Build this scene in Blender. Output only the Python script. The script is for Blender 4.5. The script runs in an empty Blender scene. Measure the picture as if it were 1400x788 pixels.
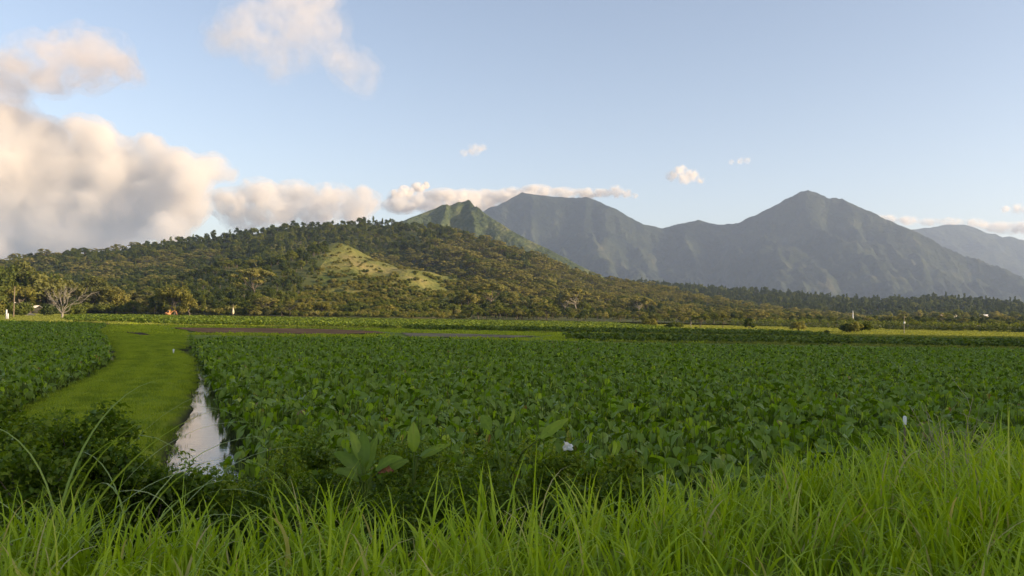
import bpy, math, random
import numpy as np
from mathutils import Matrix, Vector, Euler

R = math.radians
S = bpy.context.scene
COL = S.collection
random.seed(7)
rng = np.random.default_rng(11)

# ------------------------------------------------------------------ camera
F = 1100.0                       # focal length in photo pixels (photo 1400 x 788)
CAM_Z = 3.6
PITCH, ROLL = math.atan(36.0 / F), R(1.0)
cam_rot = (Euler((math.pi / 2 + PITCH, 0, 0)).to_matrix() @ Matrix.Rotation(ROLL, 3, 'Z'))
cd = bpy.data.cameras.new('camera')
cam = bpy.data.objects.new('camera', cd)
COL.objects.link(cam)
cam.matrix_world = Matrix.Translation((0, 0, CAM_Z)) @ cam_rot.to_4x4()
cd.sensor_width = 36.0
cd.lens = 36.0 * F / 1400.0
cd.clip_start, cd.clip_end = 0.1, 60000
S.camera = cam
CR = np.array(cam_rot)


def ray(px, py):
    v = CR @ np.array([(px - 700.0) / F, (394.0 - py) / F, -1.0])
    return v / v[1]


def P(px, py, depth):
    v = ray(px, py) * depth
    return np.array([v[0], v[1], v[2] + CAM_Z])


def G(px, py, z=0.0):
    v = ray(px, py)
    return P(px, py, (z - CAM_Z) / v[2])


# ------------------------------------------------------------------ light
SUN_AZ, SUN_EL = R(108), R(17)
SKY_STRENGTH, SUN_STRENGTH, EXPOSURE = 0.15, 4.8, 1.1
w = bpy.data.worlds.new('World')
S.world = w
w.use_nodes = True
nt = w.node_tree
sky = nt.nodes.new('ShaderNodeTexSky')
sky.sky_type = 'NISHITA'
sky.sun_disc = False
sky.sun_elevation, sky.sun_rotation = SUN_EL, SUN_AZ
sky.altitude, sky.air_density, sky.dust_density, sky.ozone_density = 0, .85, .8, 1.0
bg = nt.nodes['Background']
bg.inputs['Strength'].default_value = SKY_STRENGTH
tn = nt.nodes.new('ShaderNodeMix'); tn.data_type = 'RGBA'; tn.blend_type = 'MULTIPLY'; tn.inputs['Factor'].default_value = 1
tn.inputs['B'].default_value = (1.02, .845, .75, 1)      # a slightly mauve evening sky
nt.links.new(sky.outputs[0], tn.inputs['A']); nt.links.new(tn.outputs['Result'], bg.inputs['Color'])
sl = bpy.data.lights.new('sun', 'SUN')
sl.energy, sl.angle, sl.color = SUN_STRENGTH, R(0.5), (1.0, 0.78, 0.51)
so = bpy.data.objects.new('sun', sl)
COL.objects.link(so)
SD = Vector((math.sin(SUN_AZ) * math.cos(SUN_EL), math.cos(SUN_AZ) * math.cos(SUN_EL), math.sin(SUN_EL)))
so.rotation_euler = SD.to_track_quat('Z', 'Y').to_euler()
so.location = (0, 0, 300)
S.view_settings.view_transform = 'Standard'
S.view_settings.look = 'None'
S.view_settings.exposure = EXPOSURE
S.view_settings.gamma = 1
S.view_settings.use_curve_mapping = False
S.render.engine = 'CYCLES'
cy = S.cycles
cy.use_denoising = True
cy.denoiser = 'OPENIMAGEDENOISE'
cy.denoising_input_passes = 'RGB_ALBEDO_NORMAL'
cy.max_bounces, cy.diffuse_bounces, cy.glossy_bounces = 10, 3, 2
cy.transmission_bounces, cy.transparent_max_bounces, cy.volume_bounces = 3, 8, 6
cy.caustics_reflective = cy.caustics_refractive = False
cy.use_adaptive_sampling = False
cy.volume_step_rate = .35
cy.volume_max_steps = 256

# ------------------------------------------------------------------ helpers


def tag(o, label=None, cat=None, group=None, kind=None):
    if label: o['label'] = label
    if cat: o['category'] = cat
    if group: o['group'] = group
    if kind: o['kind'] = kind
    return o


def _hash(i, j, s):
    n = (i * 374761393 + j * 668265263 + s * 974634533) & 0x7fffffff
    n = (n ^ (n >> 13)) * 1274126177 & 0x7fffffff
    n = (n ^ (n >> 16)) & 0xffff
    return n / 65535.0


def vnoise(x, y, s=0):
    x = np.asarray(x, float); y = np.asarray(y, float)
    xi = np.floor(x).astype(np.int64); yi = np.floor(y).astype(np.int64)
    fx = x - xi; fy = y - yi
    fx = fx * fx * (3 - 2 * fx); fy = fy * fy * (3 - 2 * fy)
    a = _hash(xi, yi, s); b = _hash(xi + 1, yi, s); c = _hash(xi, yi + 1, s); d = _hash(xi + 1, yi + 1, s)
    return (a * (1 - fx) + b * fx) * (1 - fy) + (c * (1 - fx) + d * fx) * fy


def fbm(x, y, s=0, o=4):
    t = 0; a = .5
    for k in range(o):
        t = t + a * (vnoise(x * 2 ** k + 17 * k, y * 2 ** k - 9 * k, s + k) - .5)
        a *= .5
    return t


def ridged(x, y, s=0, o=4):
    t = 0; a = .5
    for k in range(o):
        t = t + a * (1 - np.abs(2 * vnoise(x * 2 ** k + 5 * k, y * 2 ** k + 3 * k, s + k) - 1))
        a *= .5
    return t


def sstep(a, b, x):
    t = np.clip((x - a) / (b - a), 0, 1)
    return t * t * (3 - 2 * t)


def new_mesh(name, V, Fq, mats, tint=None, midx=None, smooth=True):
    V = np.ascontiguousarray(V, np.float32); Fq = np.ascontiguousarray(Fq, np.int32)
    me = bpy.data.meshes.new(name)
    n, k = Fq.shape
    me.vertices.add(len(V)); me.vertices.foreach_set('co', V.ravel())
    me.loops.add(n * k); me.loops.foreach_set('vertex_index', Fq.ravel())
    me.polygons.add(n)
    me.polygons.foreach_set('loop_start', np.arange(0, n * k, k, dtype=np.int32))
    if smooth: me.polygons.foreach_set('use_smooth', np.ones(n, bool))
    if midx is not None: me.polygons.foreach_set('material_index', np.ascontiguousarray(midx, np.int32))
    me.update(calc_edges=True)
    if tint is not None:
        a = me.attributes.new('tint', 'FLOAT', 'POINT')
        a.data.foreach_set('value', np.ascontiguousarray(tint, np.float32))
    for m in (mats if isinstance(mats, (list, tuple)) else [mats]): me.materials.append(m)
    return me


def link(name, me, parent=None):
    o = bpy.data.objects.new(name, me)
    COL.objects.link(o)
    if parent is not None: o.parent = parent
    return o


def empty(name, loc=(0, 0, 0), rz=0.0, sc=1.0):
    o = bpy.data.objects.new(name, None)
    o.empty_display_size = 0.3
    COL.objects.link(o)
    o.location = tuple(float(c) for c in loc); o.rotation_euler = (0, 0, rz); o.scale = (sc, sc, sc)
    return o


class MB:
    """collects quads"""
    def __init__(s): s.V = []; s.F = []; s.T = []; s.M = []; s.n = 0

    def add(s, V, Fq, tint=0.5, m=0):
        V = np.asarray(V, float); Fq = np.asarray(Fq, int)
        s.V.append(V); s.F.append(Fq + s.n); s.n += len(V)
        s.T.append(np.full(len(V), tint) if np.isscalar(tint) else np.asarray(tint))
        s.M.append(np.full(len(Fq), m))
        return s

    def box(s, c, d, rz=0.0, tint=.5, m=0):
        x, y, z = np.array(d) / 2
        V = np.array([[-x, -y, -z], [x, -y, -z], [x, y, -z], [-x, y, -z], [-x, -y, z], [x, -y, z], [x, y, z], [-x, y, z]])
        ca, sa = math.cos(rz), math.sin(rz)
        V = V @ np.array([[ca, sa, 0], [-sa, ca, 0], [0, 0, 1]]) + np.array(c)
        return s.add(V, [[0, 3, 2, 1], [4, 5, 6, 7], [0, 1, 5, 4], [1, 2, 6, 5], [2, 3, 7, 6], [3, 0, 4, 7]], tint, m)

    def tube(s, pts, rad, n=6, tint=.5, m=0):
        pts = np.asarray(pts, float); k = len(pts)
        rad = np.full(k, rad) if np.isscalar(rad) else np.asarray(rad)
        t = np.gradient(pts, axis=0); t /= np.linalg.norm(t, axis=1)[:, None] + 1e-9
        up = np.where(np.abs(t[:, 2:3]) > .9, [[1., 0, 0]], [[0, 0, 1.]])
        a = np.cross(t, up); a /= np.linalg.norm(a, axis=1)[:, None] + 1e-9
        b = np.cross(t, a)
        ang = np.arange(n) * 2 * math.pi / n
        V = (pts[:, None] + rad[:, None, None] * (np.cos(ang)[None, :, None] * a[:, None] + np.sin(ang)[None, :, None] * b[:, None])).reshape(-1, 3)
        i = np.arange(k - 1)[:, None] * n; j = np.arange(n)[None, :]; j2 = (j + 1) % n
        Fq = np.stack([i + j, i + j2, i + n + j2, i + n + j], -1).reshape(-1, 4)
        s.add(V, Fq, tint, m)
        if n == 6 or n == 8:      # end cap
            e = (k - 1) * n
            caps = [[e, e + 1, e + 2, e + 3], [e, e + 3, e + 4, e + 5]] if n == 6 else [[e, e + 1, e + 2, e + 3], [e, e + 3, e + 4, e + 5], [e, e + 5, e + 6, e + 7]]
            s.add(V, caps, tint, m)
        return s

    def mesh(s, name, mats, smooth=True):
        return new_mesh(name, np.concatenate(s.V), np.concatenate(s.F), mats, np.concatenate(s.T), np.concatenate(s.M), smooth)


def grid_faces(ny, nx):
    i = np.arange(ny - 1)[:, None] * nx; j = np.arange(nx - 1)[None, :]
    return np.stack([i + j, i + j + 1, i + nx + j + 1, i + nx + j], -1).reshape(-1, 4)


def pip(poly, x, y):
    poly = np.asarray(poly, float); ins = np.zeros(np.shape(x), bool)
    j = len(poly) - 1
    for i in range(len(poly)):
        xi, yi = poly[i][:2]; xj, yj = poly[j][:2]
        c = ((yi > y) != (yj > y)) & (x < (xj - xi) * (y - yi) / (yj - yi + 1e-12) + xi)
        ins ^= c; j = i
    return ins


def seg_dist(poly, x, y, closed=True):
    poly = np.asarray(poly, float); best = np.full(np.shape(x), 1e9)
    m = len(poly) if closed else len(poly) - 1
    for i in range(m):
        a = poly[i][:2]; b = poly[(i + 1) % len(poly)][:2]
        d = b - a; t = np.clip(((x - a[0]) * d[0] + (y - a[1]) * d[1]) / (d @ d + 1e-9), 0, 1)
        best = np.minimum(best, np.hypot(x - a[0] - t * d[0], y - a[1] - t * d[1]))
    return best


# ------------------------------------------------------------------ materials
def mat(name):
    m = bpy.data.materials.new(name); m.use_nodes = True
    t = m.node_tree
    return m, t, t.nodes['Principled BSDF'], t.nodes['Material Output']


def simple(name, col, rough=.7, noise=0.25, scale=6.0, spec=.3, metal=0.0):
    m, t, b, o = mat(name)
    tc = t.nodes.new('ShaderNodeTexCoord'); nz = t.nodes.new('ShaderNodeTexNoise')
    nz.inputs['Scale'].default_value = scale; nz.inputs['Detail'].default_value = 5
    t.links.new(tc.outputs['Object'], nz.inputs['Vector'])
    rp = t.nodes.new('ShaderNodeValToRGB')
    rp.color_ramp.elements[0].color = tuple(c * (1 - noise) for c in col) + (1,)
    rp.color_ramp.elements[1].color = tuple(min(1, c * (1 + noise)) for c in col) + (1,)
    rp.color_ramp.elements[0].position, rp.color_ramp.elements[1].position = .3, .7
    t.links.new(nz.outputs['Fac'], rp.inputs['Fac']); t.links.new(rp.outputs[0], b.inputs['Base Color'])
    b.inputs['Roughness'].default_value = rough; b.inputs['Specular IOR Level'].default_value = spec
    b.inputs['Metallic'].default_value = metal
    return m


def leafmat(name, stops, transl=.35, rough=.5, spec=.3, objvar=.3, back=None):
    """stops: colour ramp over the 'tint' attribute plus a per-object shift"""
    m, t, b, o = mat(name)
    at = t.nodes.new('ShaderNodeAttribute'); at.attribute_name = 'tint'
    oi = t.nodes.new('ShaderNodeObjectInfo')
    ma = t.nodes.new('ShaderNodeMath'); ma.operation = 'MULTIPLY_ADD'
    t.links.new(oi.outputs['Random'], ma.inputs[0]); ma.inputs[1].default_value = objvar
    t.links.new(at.outputs['Fac'], ma.inputs[2])
    sb = t.nodes.new('ShaderNodeMath'); sb.operation = 'SUBTRACT'; sb.inputs[1].default_value = objvar / 2
    t.links.new(ma.outputs[0], sb.inputs[0])
    rp = t.nodes.new('ShaderNodeValToRGB'); cr = rp.color_ramp
    while len(cr.elements) < len(stops): cr.elements.new(.5)
    for e, (p, c) in zip(cr.elements, stops): e.position = p; e.color = tuple(c) + (1,)
    t.links.new(sb.outputs[0], rp.inputs['Fac'])
    col = rp.outputs[0]
    if back:
        ge = t.nodes.new('ShaderNodeNewGeometry'); mx = t.nodes.new('ShaderNodeMix'); mx.data_type = 'RGBA'
        t.links.new(ge.outputs['Backfacing'], mx.inputs['Factor'])
        t.links.new(col, mx.inputs['A']); mx.inputs['B'].default_value = tuple(back) + (1,)
        col = mx.outputs['Result']
    t.links.new(col, b.inputs['Base Color'])
    b.inputs['Roughness'].default_value = rough; b.inputs['Specular IOR Level'].default_value = spec
    tr = t.nodes.new('ShaderNodeBsdfTranslucent'); ms = t.nodes.new('ShaderNodeMixShader')
    ms.inputs[0].default_value = transl
    hs = t.nodes.new('ShaderNodeMix'); hs.data_type = 'RGBA'; hs.blend_type = 'MULTIPLY'; hs.inputs['Factor'].default_value = 1
    t.links.new(col, hs.inputs['A']); hs.inputs['B'].default_value = (1.5, 1.35, .6, 1)
    t.links.new(hs.outputs['Result'], tr.inputs['Color'])
    t.links.new(b.outputs[0], ms.inputs[1]); t.links.new(tr.outputs[0], ms.inputs[2])
    t.links.new(ms.outputs[0], o.inputs['Surface'])
    return m


def terrain(name, cols, scale, detail=8, bump=0.0, bscale=None, zmix=None, rough=.95):
    """cols = ramp stops over two octaves of noise in object space (metres)"""
    m, t, b, o = mat(name)
    tc = t.nodes.new('ShaderNodeTexCoord')
    n1 = t.nodes.new('ShaderNodeTexNoise'); n1.inputs['Scale'].default_value = scale; n1.inputs['Detail'].default_value = detail
    n1.inputs['Roughness'].default_value = .62
    t.links.new(tc.outputs['Object'], n1.inputs['Vector'])
    rp = t.nodes.new('ShaderNodeValToRGB'); cr = rp.color_ramp
    while len(cr.elements) < len(cols): cr.elements.new(.5)
    for e, (p, c) in zip(cr.elements, cols): e.position = p; e.color = tuple(c) + (1,)
    t.links.new(n1.outputs['Fac'], rp.inputs['Fac'])
    col = rp.outputs[0]
    if zmix:
        z0, z1, c = zmix
        sp = t.nodes.new('ShaderNodeSeparateXYZ'); t.links.new(tc.outputs['Object'], sp.inputs[0])
        mr = t.nodes.new('ShaderNodeMapRange'); mr.inputs[1].default_value, mr.inputs[2].default_value = z0, z1
        t.links.new(sp.outputs['Z'], mr.inputs[0])
        mx = t.nodes.new('ShaderNodeMix'); mx.data_type = 'RGBA'
        t.links.new(mr.outputs[0], mx.inputs['Factor']); mx.inputs['A'].default_value = tuple(c) + (1,)
        t.links.new(col, mx.inputs['B']); col = mx.outputs['Result']
    t.links.new(col, b.inputs['Base Color'])
    b.inputs['Roughness'].default_value = rough; b.inputs['Specular IOR Level'].default_value = .1
    if bump:
        n2 = t.nodes.new('ShaderNodeTexNoise'); n2.inputs['Scale'].default_value = bscale or scale * 6; n2.inputs['Detail'].default_value = 6
        t.links.new(tc.outputs['Object'], n2.inputs['Vector'])
        bp = t.nodes.new('ShaderNodeBump'); bp.inputs['Distance'].default_value = bump
        t.links.new(n2.outputs['Fac'], bp.inputs['Height']); t.links.new(bp.outputs[0], b.inputs['Normal'])
    return m


M_GROUND = terrain('field_ground', [(.3, (.10, .135, .014)), (.5, (.16, .205, .02)), (.7, (.24, .25, .045))], .06, 8, .05, 3, (.02, .2, (.045, .034, .022)))
M_PATH = terrain('mown_grass', [(.3, (.15, .215, .010)), (.52, (.23, .29, .014)), (.72, (.31, .34, .03))], .35, 9, .03, 14, (.04, .26, (.05, .05, .02)))
M_MUD = simple('wet_mud', (.21, .115, .05), .9, .3, .2, .03)
M_MUD2 = simple('pale_mud', (.22, .18, .10), .9, .25, .15, .03)
M_MUD3 = simple('dark_mud', (.07, .05, .028), .95, .45, 1.2, .02)
M_HILL2 = terrain('dark_forest_floor', [(.35, (.025, .04, .018)), (.6, (.045, .06, .027))], .02, 6)
M_HILL = terrain('forest_floor', [(.35, (.06, .075, .022)), (.6, (.12, .125, .04))], .02, 6)
M_KNOB = terrain('grassy_slope', [(.32, (.05, .075, .018)), (.5, (.16, .16, .042)), (.66, (.26, .21, .08))], .035, 9, 1.5, .3)
M_MTN = terrain('mountain_green', [(.3, (.008, .014, .009)), (.46, (.015, .022, .012)), (.58, (.032, .040, .02)), (.7, (.07, .066, .038))], .005, 13, 30, .02)
M_WHITE = simple('white_paint', (.75, .74, .70), .5, .08, 5)
M_WOOD = simple('weathered_wood', (.20, .155, .10), .85, .3, 4)
M_BARK = simple('bark', (.11, .09, .065), .9, .35, 2)
M_PALEBARK = simple('pale_bark', (.27, .24, .19), .85, .2, 2)
M_STEM = simple('taro_stem', (.12, .17, .03), .8, .3, 4, .1)

M_TARO = leafmat('taro_leaf', [(.0, (.03, .066, .003)), (.5, (.18, .31, .006)), (.80, (.34, .48, .018)), (.93, (.45, .51, .10)), (1., (.26, .17, .05))], .3, .42, .2, .14, back=(.19, .28, .04))
M_TAROFAR = leafmat('taro_leaf_far', [(.0, (.06, .10, .010)), (.5, (.13, .19, .017)), (1., (.22, .27, .035))], .3, .5, .3, .25)
M_GRASS = leafmat('roadside_grass', [(.0, (.11, .17, .004)), (.45, (.29, .42, .010)), (.8, (.43, .55, .035)), (1., (.50, .44, .18))], .42, .42, .3, 0)
M_CANE = leafmat('cane_grass', [(.0, (.14, .22, .02)), (.6, (.30, .40, .06)), (1., (.45, .52, .16))], .4, .38, .5, 0)
M_LAWN = leafmat('short_grass', [(.0, (.20, .28, .010)), (1., (.38, .44, .035))], .4, .6, .2, .3)
M_LAWN2 = leafmat('dark_short_grass', [(.0, (.12, .19, .008)), (1., (.25, .32, .025))], .4, .6, .2, .3)
M_MEADOW = leafmat('meadow_leaf', [(.0, (.13, .16, .022)), (1., (.25, .27, .055))], .4, .6, .2, .3)
M_SHRUB = leafmat('shrub_leaf', [(.0, (.035, .07, .004)), (.5, (.11, .19, .009)), (.85, (.23, .31, .018)), (1., (.34, .39, .035))], .4, .45, .35, .15)
M_BROAD = leafmat('broad_leaf', [(.0, (.07, .13, .01)), (.5, (.15, .24, .015)), (.8, (.28, .38, .03)), (1., (.22, .11, .04))], .35, .4, .4, .0)
M_DRY = simple('wilted_leaf', (.20, .085, .035), .7, .4, 20)
M_LEAF_A = leafmat('leaf_green', [(.0, (.035, .058, .012)), (.5, (.115, .145, .026)), (1., (.21, .22, .045))], .45, .6, .15, .5)
M_LEAF_B = leafmat('leaf_olive', [(.0, (.075, .09, .025)), (.5, (.20, .205, .06)), (1., (.34, .31, .115))], .45, .6, .15, .5)
M_LEAF_C = leafmat('leaf_gold', [(.0, (.10, .11, .02)), (.5, (.17, .17, .03)), (1., (.27, .24, .06))], .4, .6, .2, .3)
M_LEAF_D = leafmat('leaf_dark', [(.0, (.018, .034, .011)), (.5, (.06, .088, .024)), (1., (.12, .145, .042))], .38, .6, .15, .4)

m, t, b, o = mat('paddy_water')
b.inputs['Base Color'].default_value = (.035, .028, .018, 1)
b.inputs['Roughness'].default_value = .04
b.inputs['IOR'].default_value = 1.33
b.inputs['Specular IOR Level'].default_value = .9
tc = t.nodes.new('ShaderNodeTexCoord'); mp = t.nodes.new('ShaderNodeMapping'); mp.inputs['Scale'].default_value = (1.2, 3.2, 1)
t.links.new(tc.outputs['Object'], mp.inputs[0])
nz = t.nodes.new('ShaderNodeTexNoise'); nz.inputs['Scale'].default_value = 2.2; nz.inputs['Detail'].default_value = 4
t.links.new(mp.outputs[0], nz.inputs['Vector'])
bp = t.nodes.new('ShaderNodeBump'); bp.inputs['Distance'].default_value = .0035
t.links.new(nz.outputs['Fac'], bp.inputs['Height']); t.links.new(bp.outputs[0], b.inputs['Normal'])
M_WATER = m

# ------------------------------------------------------------------ ground, path, water
W0 = lambda pts, z=0.0: [G(px, py, z)[:2] for px, py in pts]
canal_r = W0([(352, 665), (336, 636), (322, 600), (305, 560), (291, 530), (280, 505), (270, 488), (262, 476), (257, 468)])
path_r = W0([(226, 668), (234, 640), (241, 615), (248, 590), (262, 572), (267, 548), (276, 520), (269, 497), (243, 483)])
left_edge = W0([(-20, 600), (44, 561), (97, 535), (121, 520), (148, 505), (154, 492), (146, 471), (134, 462), (139, 455), (152, 447)])
left_far = W0([(154, 444), (-400, 432)])
FAR1 = [G(px, py, 1.0)[:2] for px, py in [(259, 461), (400, 459.5), (520, 460.5), (700, 464.5), (1000, 471), (1400, 476)]]
basin_right = list(path_r) + W0([(232, 480), (262, 479)]) + [FAR1[0] - [1.0, 0]] + FAR1[1:] + [np.array([140., FAR1[-1][1] + 10]), np.array([140., 9.6]), np.array([path_r[0][0], 9.6])]
basin_left = list(left_edge) + list(left_far) + [np.array([-120., 90.]), np.array([-120., 12.]), np.array([left_edge[0][0] - 1, 12.])]
pond_a = W0([(236, 450.3), (330, 450.5), (440, 452), (512, 455), (528, 457.8), (460, 459.5), (275, 457.5)], .2)
pond_b = W0([(548, 457.5), (640, 459), (735, 462), (700, 464.5), (560, 463)], .2)


def axis(lo, hi, f0, f1, step, grow=1.09, mx=120):
    a = list(np.arange(f0, f1 + 1e-6, step)); s = step
    while a[-1] < hi: s = min(s * grow, mx); a.append(a[-1] + s)
    s = step
    while a[0] > lo: s = min(s * grow, mx); a.insert(0, a[0] - s)
    return np.array(a)


def emb_edge(x):   # where the road embankment starts to fall
    return 5.0 + 2.0 * sstep(-1, 4, x)


def ground_h(X, Y):
    inr = pip(basin_right, X, Y); inl = pip(basin_left, X, Y)
    dr = np.where(inr, 1, -1) * np.where(inr | (np.abs(Y - 50) < 60), seg_dist(basin_right, X, Y), 99)
    dl = np.where(inl, 1, -1) * np.where(inl | (np.abs(Y - 50) < 60), seg_dist(basin_left, X, Y), 99)
    d = np.maximum(dr, dl) + .35 * fbm(X * .8, Y * .8, 5)
    h = .36 - .75 * sstep(-.75, .5, d) + .10 * fbm(X * .35, Y * .35, 3)
    e = emb_edge(X) + 1.2 * fbm(X * .5, Y * .2, 8)
    h = h + .16 * sstep(.4, -1.6, d) * (Y < 90) * (Y > 12) + .07 * fbm(X * 1.1, Y * .8, 33)
    h = h + (1.95 - h) * (1 - sstep(e, e + 3.8, Y))
    return h


gx = axis(-7500, 7500, -34, 10, .35)
gy = axis(-600, 8600, 3, 62, .35, 1.07)
GX, GY = np.meshgrid(gx, gy)
GZ = ground_h(GX, GY)
GV = np.stack([GX, GY, GZ], -1).reshape(-1, 3)
GF = grid_faces(len(gy), len(gx))
fc = GV[GF].mean(1)
path_poly = [np.array([path_r[0][0] + 1, 9.2])] + [np.array(p) + [.9, 0] for p in path_r] + W0([(262, 479)]) + [FAR1[0] - [0.5, 0]] + W0([(255, 452), (150, 442)]) + [p - [1, 0] for p in left_edge[::-1]] + [np.array([left_edge[0][0] - 1, 9.2])]
isp = pip(path_poly, fc[:, 0], fc[:, 1])


def sub(V, Fq):
    u, inv = np.unique(Fq.ravel(), return_inverse=True)
    return V[u], inv.reshape(Fq.shape)


tag(link('ground', new_mesh('ground', *sub(GV, GF[~isp]), M_GROUND)), kind='structure')
tag(link('path', new_mesh('path', *sub(GV, GF[isp]), M_PATH)), kind='structure')


def sheet(name, poly, z, m):
    poly = np.asarray(poly)[:, :2]
    me = bpy.data.meshes.new(name)
    me.from_pydata([(float(p[0]), float(p[1]), z) for p in poly], [], [list(range(len(poly)))])
    me.materials.append(m)
    return tag(link(name, me), kind='structure')


sheet('water', [(-118, 9.2), (138, 9.2), (138, 118), (-118, 140)], 0.0, M_WATER)
sheet('mud', pond_a, .47, M_MUD)
sheet('mud', pond_b, .47, M_MUD2)
for poly in ([(164, 453.6), (176, 453), (190, 454), (201, 456.5), (207, 459.0), (204, 461.5), (194, 463.2), (186, 465.8), (182, 464.5), (190, 461.8), (180, 461), (192, 459), (189, 457), (176, 455.2)],
             [(146, 442.2), (158, 442.0), (160, 443.6), (148, 443.6)]):
    sheet('mud', W0(poly, .46), .46, M_MUD3)


def in_view(p, mx=60):
    v = np.linalg.inv(CR) @ (p - np.array([0, 0, CAM_Z])).T
    px = 700 + F * v[0] / -v[2]; py = 394 - F * v[1] / -v[2]
    return (v[2] < 0) & (px > -mx) & (px < 1400 + mx) & (py > -200) & (py < 1000), px, py



# ------------------------------------------------------------------ hills and mountains
def crest(pts):
    return np.array([P(*p) for p in pts])


def hgt(X, Y, ridges, soft=0.0):
    """height field below a set of ridge lines; ridge = (points, half width, power)"""
    Z = np.full(X.shape, -30.0)
    for pts, Wd, pw in ridges:
        Wd = np.full(len(pts), Wd) if np.isscalar(Wd) else np.asarray(Wd, float)
        best = np.full(X.shape, -30.0)
        for i in range(len(pts) - 1):
            a, b_ = pts[i], pts[i + 1]
            d = b_[:2] - a[:2]
            t = np.clip(((X - a[0]) * d[0] + (Y - a[1]) * d[1]) / (d @ d), 0, 1)
            ds = np.hypot(X - a[0] - t * d[0], Y - a[1] - t * d[1])
            zr = a[2] + t * (b_[2] - a[2]); ww = Wd[i] + t * (Wd[i + 1] - Wd[i])
            q = 1 - ds / ww
            z = np.where(q > 0, zr * np.abs(q) ** pw, zr * q * .3)
            best = np.maximum(best, z)
        if soft > 0:
            k = np.clip(.5 + .5 * (best - Z) / soft, 0, 1)
            Z = Z * (1 - k) + best * k + soft * k * (1 - k) * .6
        else:
            Z = np.maximum(Z, best)
    return Z


def hill_mesh(name, x0, x1, y0, y1, st, fn, mats, mfn=None):
    xs = np.arange(x0, x1 + st, st); ys = np.arange(y0, y1 + st, st)
    X, Y = np.meshgrid(xs, ys)
    Z = fn(X, Y)
    V = np.stack([X, Y, Z], -1).reshape(-1, 3); Fq = grid_faces(len(ys), len(xs))
    keep = V[Fq][:, :, 2].max(1) > -3
    Fq = Fq[keep]
    mi = None
    if mfn is not None:
        c = V[Fq].mean(1); mi = mfn(c[:, 0], c[:, 1])
    V, Fq = sub(V, Fq)
    o = tag(link(name, new_mesh(name, V, Fq, mats, None, mi)), kind='structure')
    return o


# front hill
H1 = [(-160, 390, 640), (0, 376, 720), (60, 368, 780), (110, 350, 850), (150, 346, 880), (200, 341, 900), (240, 333, 900), (290, 326, 900),
      (345, 319, 900), (400, 310, 920), (450, 307, 920), (500, 304, 930), (540, 307, 930), (580, 309, 930), (620, 321, 900), (660, 333, 870),
      (700, 347, 840), (760, 374, 800), (820, 402, 740), (880, 419, 680), (940, 436, 600), (1000, 444, 540)]
c1 = crest(H1)
w1 = np.interp([p[0] for p in H1], [-160, 60, 300, 560, 700, 850, 1000], [280, 430, 540, 540, 440, 270, 120])
sp = lambda *pts: crest(pts)
K1 = sp((462, 331, 560), (440, 348, 520), (426, 366, 480), (414, 396, 430), (404, 424, 390), (398, 441, 352))
K2 = sp((462, 331, 560), (492, 349, 530), (530, 380, 480), (570, 413, 430), (606, 439, 385))
K3 = sp((462, 331, 560), (470, 360, 510), (482, 395, 450), (500, 432, 385))
R1 = [(c1, w1, 2.15),
      (sp((545, 307, 930), (600, 340, 800), (660, 372, 690), (715, 402, 570), (765, 428, 450)), 150, 1.1),
      (sp((290, 326, 900), (255, 362, 760), (205, 388, 620), (150, 410, 470)), 150, 1.1),
      (sp((400, 310, 920), (372, 342, 780), (345, 372, 640), (318, 404, 500)), 130, 1.1),
      (sp((650, 333, 870), (735, 378, 740), (805, 408, 600), (850, 431, 480)), 120, 1.1),
      (sp((200, 341, 900), (150, 372, 740), (90, 402, 560)), 130, 1.1)]
RK = [(K1, [160, 140, 120, 100, 80, 50], 1.05), (K2, [170, 160, 140, 110, 70], 1.05), (K3, [140, 120, 95, 60], 1.0)]


def knob_h(X, Y):
    return hgt(X, Y, RK, 6) + (11 * (ridged(X / 40, Y / 60, 4, 4) - .55) + 3 * fbm(X / 12, Y / 12, 6, 3)) * sstep(0, 14, hgt(X, Y, RK)) * sstep(54, 40, hgt(X, Y, RK))


def hill_h(X, Y):
    z = hgt(X, Y, R1, 10)
    z = z + sstep(5, 30, z) * (16 * fbm(X / 80, Y / 80, 2, 5))
    return np.maximum(z, knob_h(X, Y)) - 1.0


def is_knob(X, Y):
    _, px_, py_ = in_view(np.stack([X, Y, knob_h(X, Y)], -1))
    return (knob_h(X, Y) > hgt(X, Y, R1, 10) - 6) & (knob_h(X, Y) > -1) & (px_ < 640) & (px_ > 452 - .55 * (py_ - 331) + 14 * fbm(X / 30, Y / 30, 8))


hill_mesh('hill', -760, 420, 330, 1420, 7, hill_h, [M_HILL, M_KNOB], lambda X, Y: is_knob(X, Y).astype(int))

M_PEAK = terrain('peak_green', [(.3, (.03, .045, .018)), (.5, (.065, .085, .03)), (.66, (.13, .135, .055))], .02, 11, 12, .06)
# sharp peaks behind it
c2 = crest([(440, 345, 2000), (480, 328, 2000), (530, 309, 2000), (560, 298, 2000), (590, 287, 2050), (612, 281, 2050), (627, 281, 2050), (634, 281, 2050),
            (641, 280, 2050), (655, 286, 2000), (680, 303, 1950), (700, 316, 1900), (740, 336, 1850), (800, 365, 1800), (840, 383, 1750), (900, 402, 1650), (960, 425, 1550)])
SPIRES = [(P(627, 281, 2050), 11, 22), (P(641, 280, 2050), 15, 22), (P(652, 285, 2010), 6, 16), (P(604, 283, 2050), 6, 18)]
R2 = [(c2, np.linspace(620, 380, len(c2)), 1.35), (sp((641, 280, 2050), (655, 312, 1820), (690, 345, 1600)), 260, 1.3),
      (sp((612, 280, 2050), (590, 310, 1800), (560, 340, 1600)), 260, 1.3)]


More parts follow.
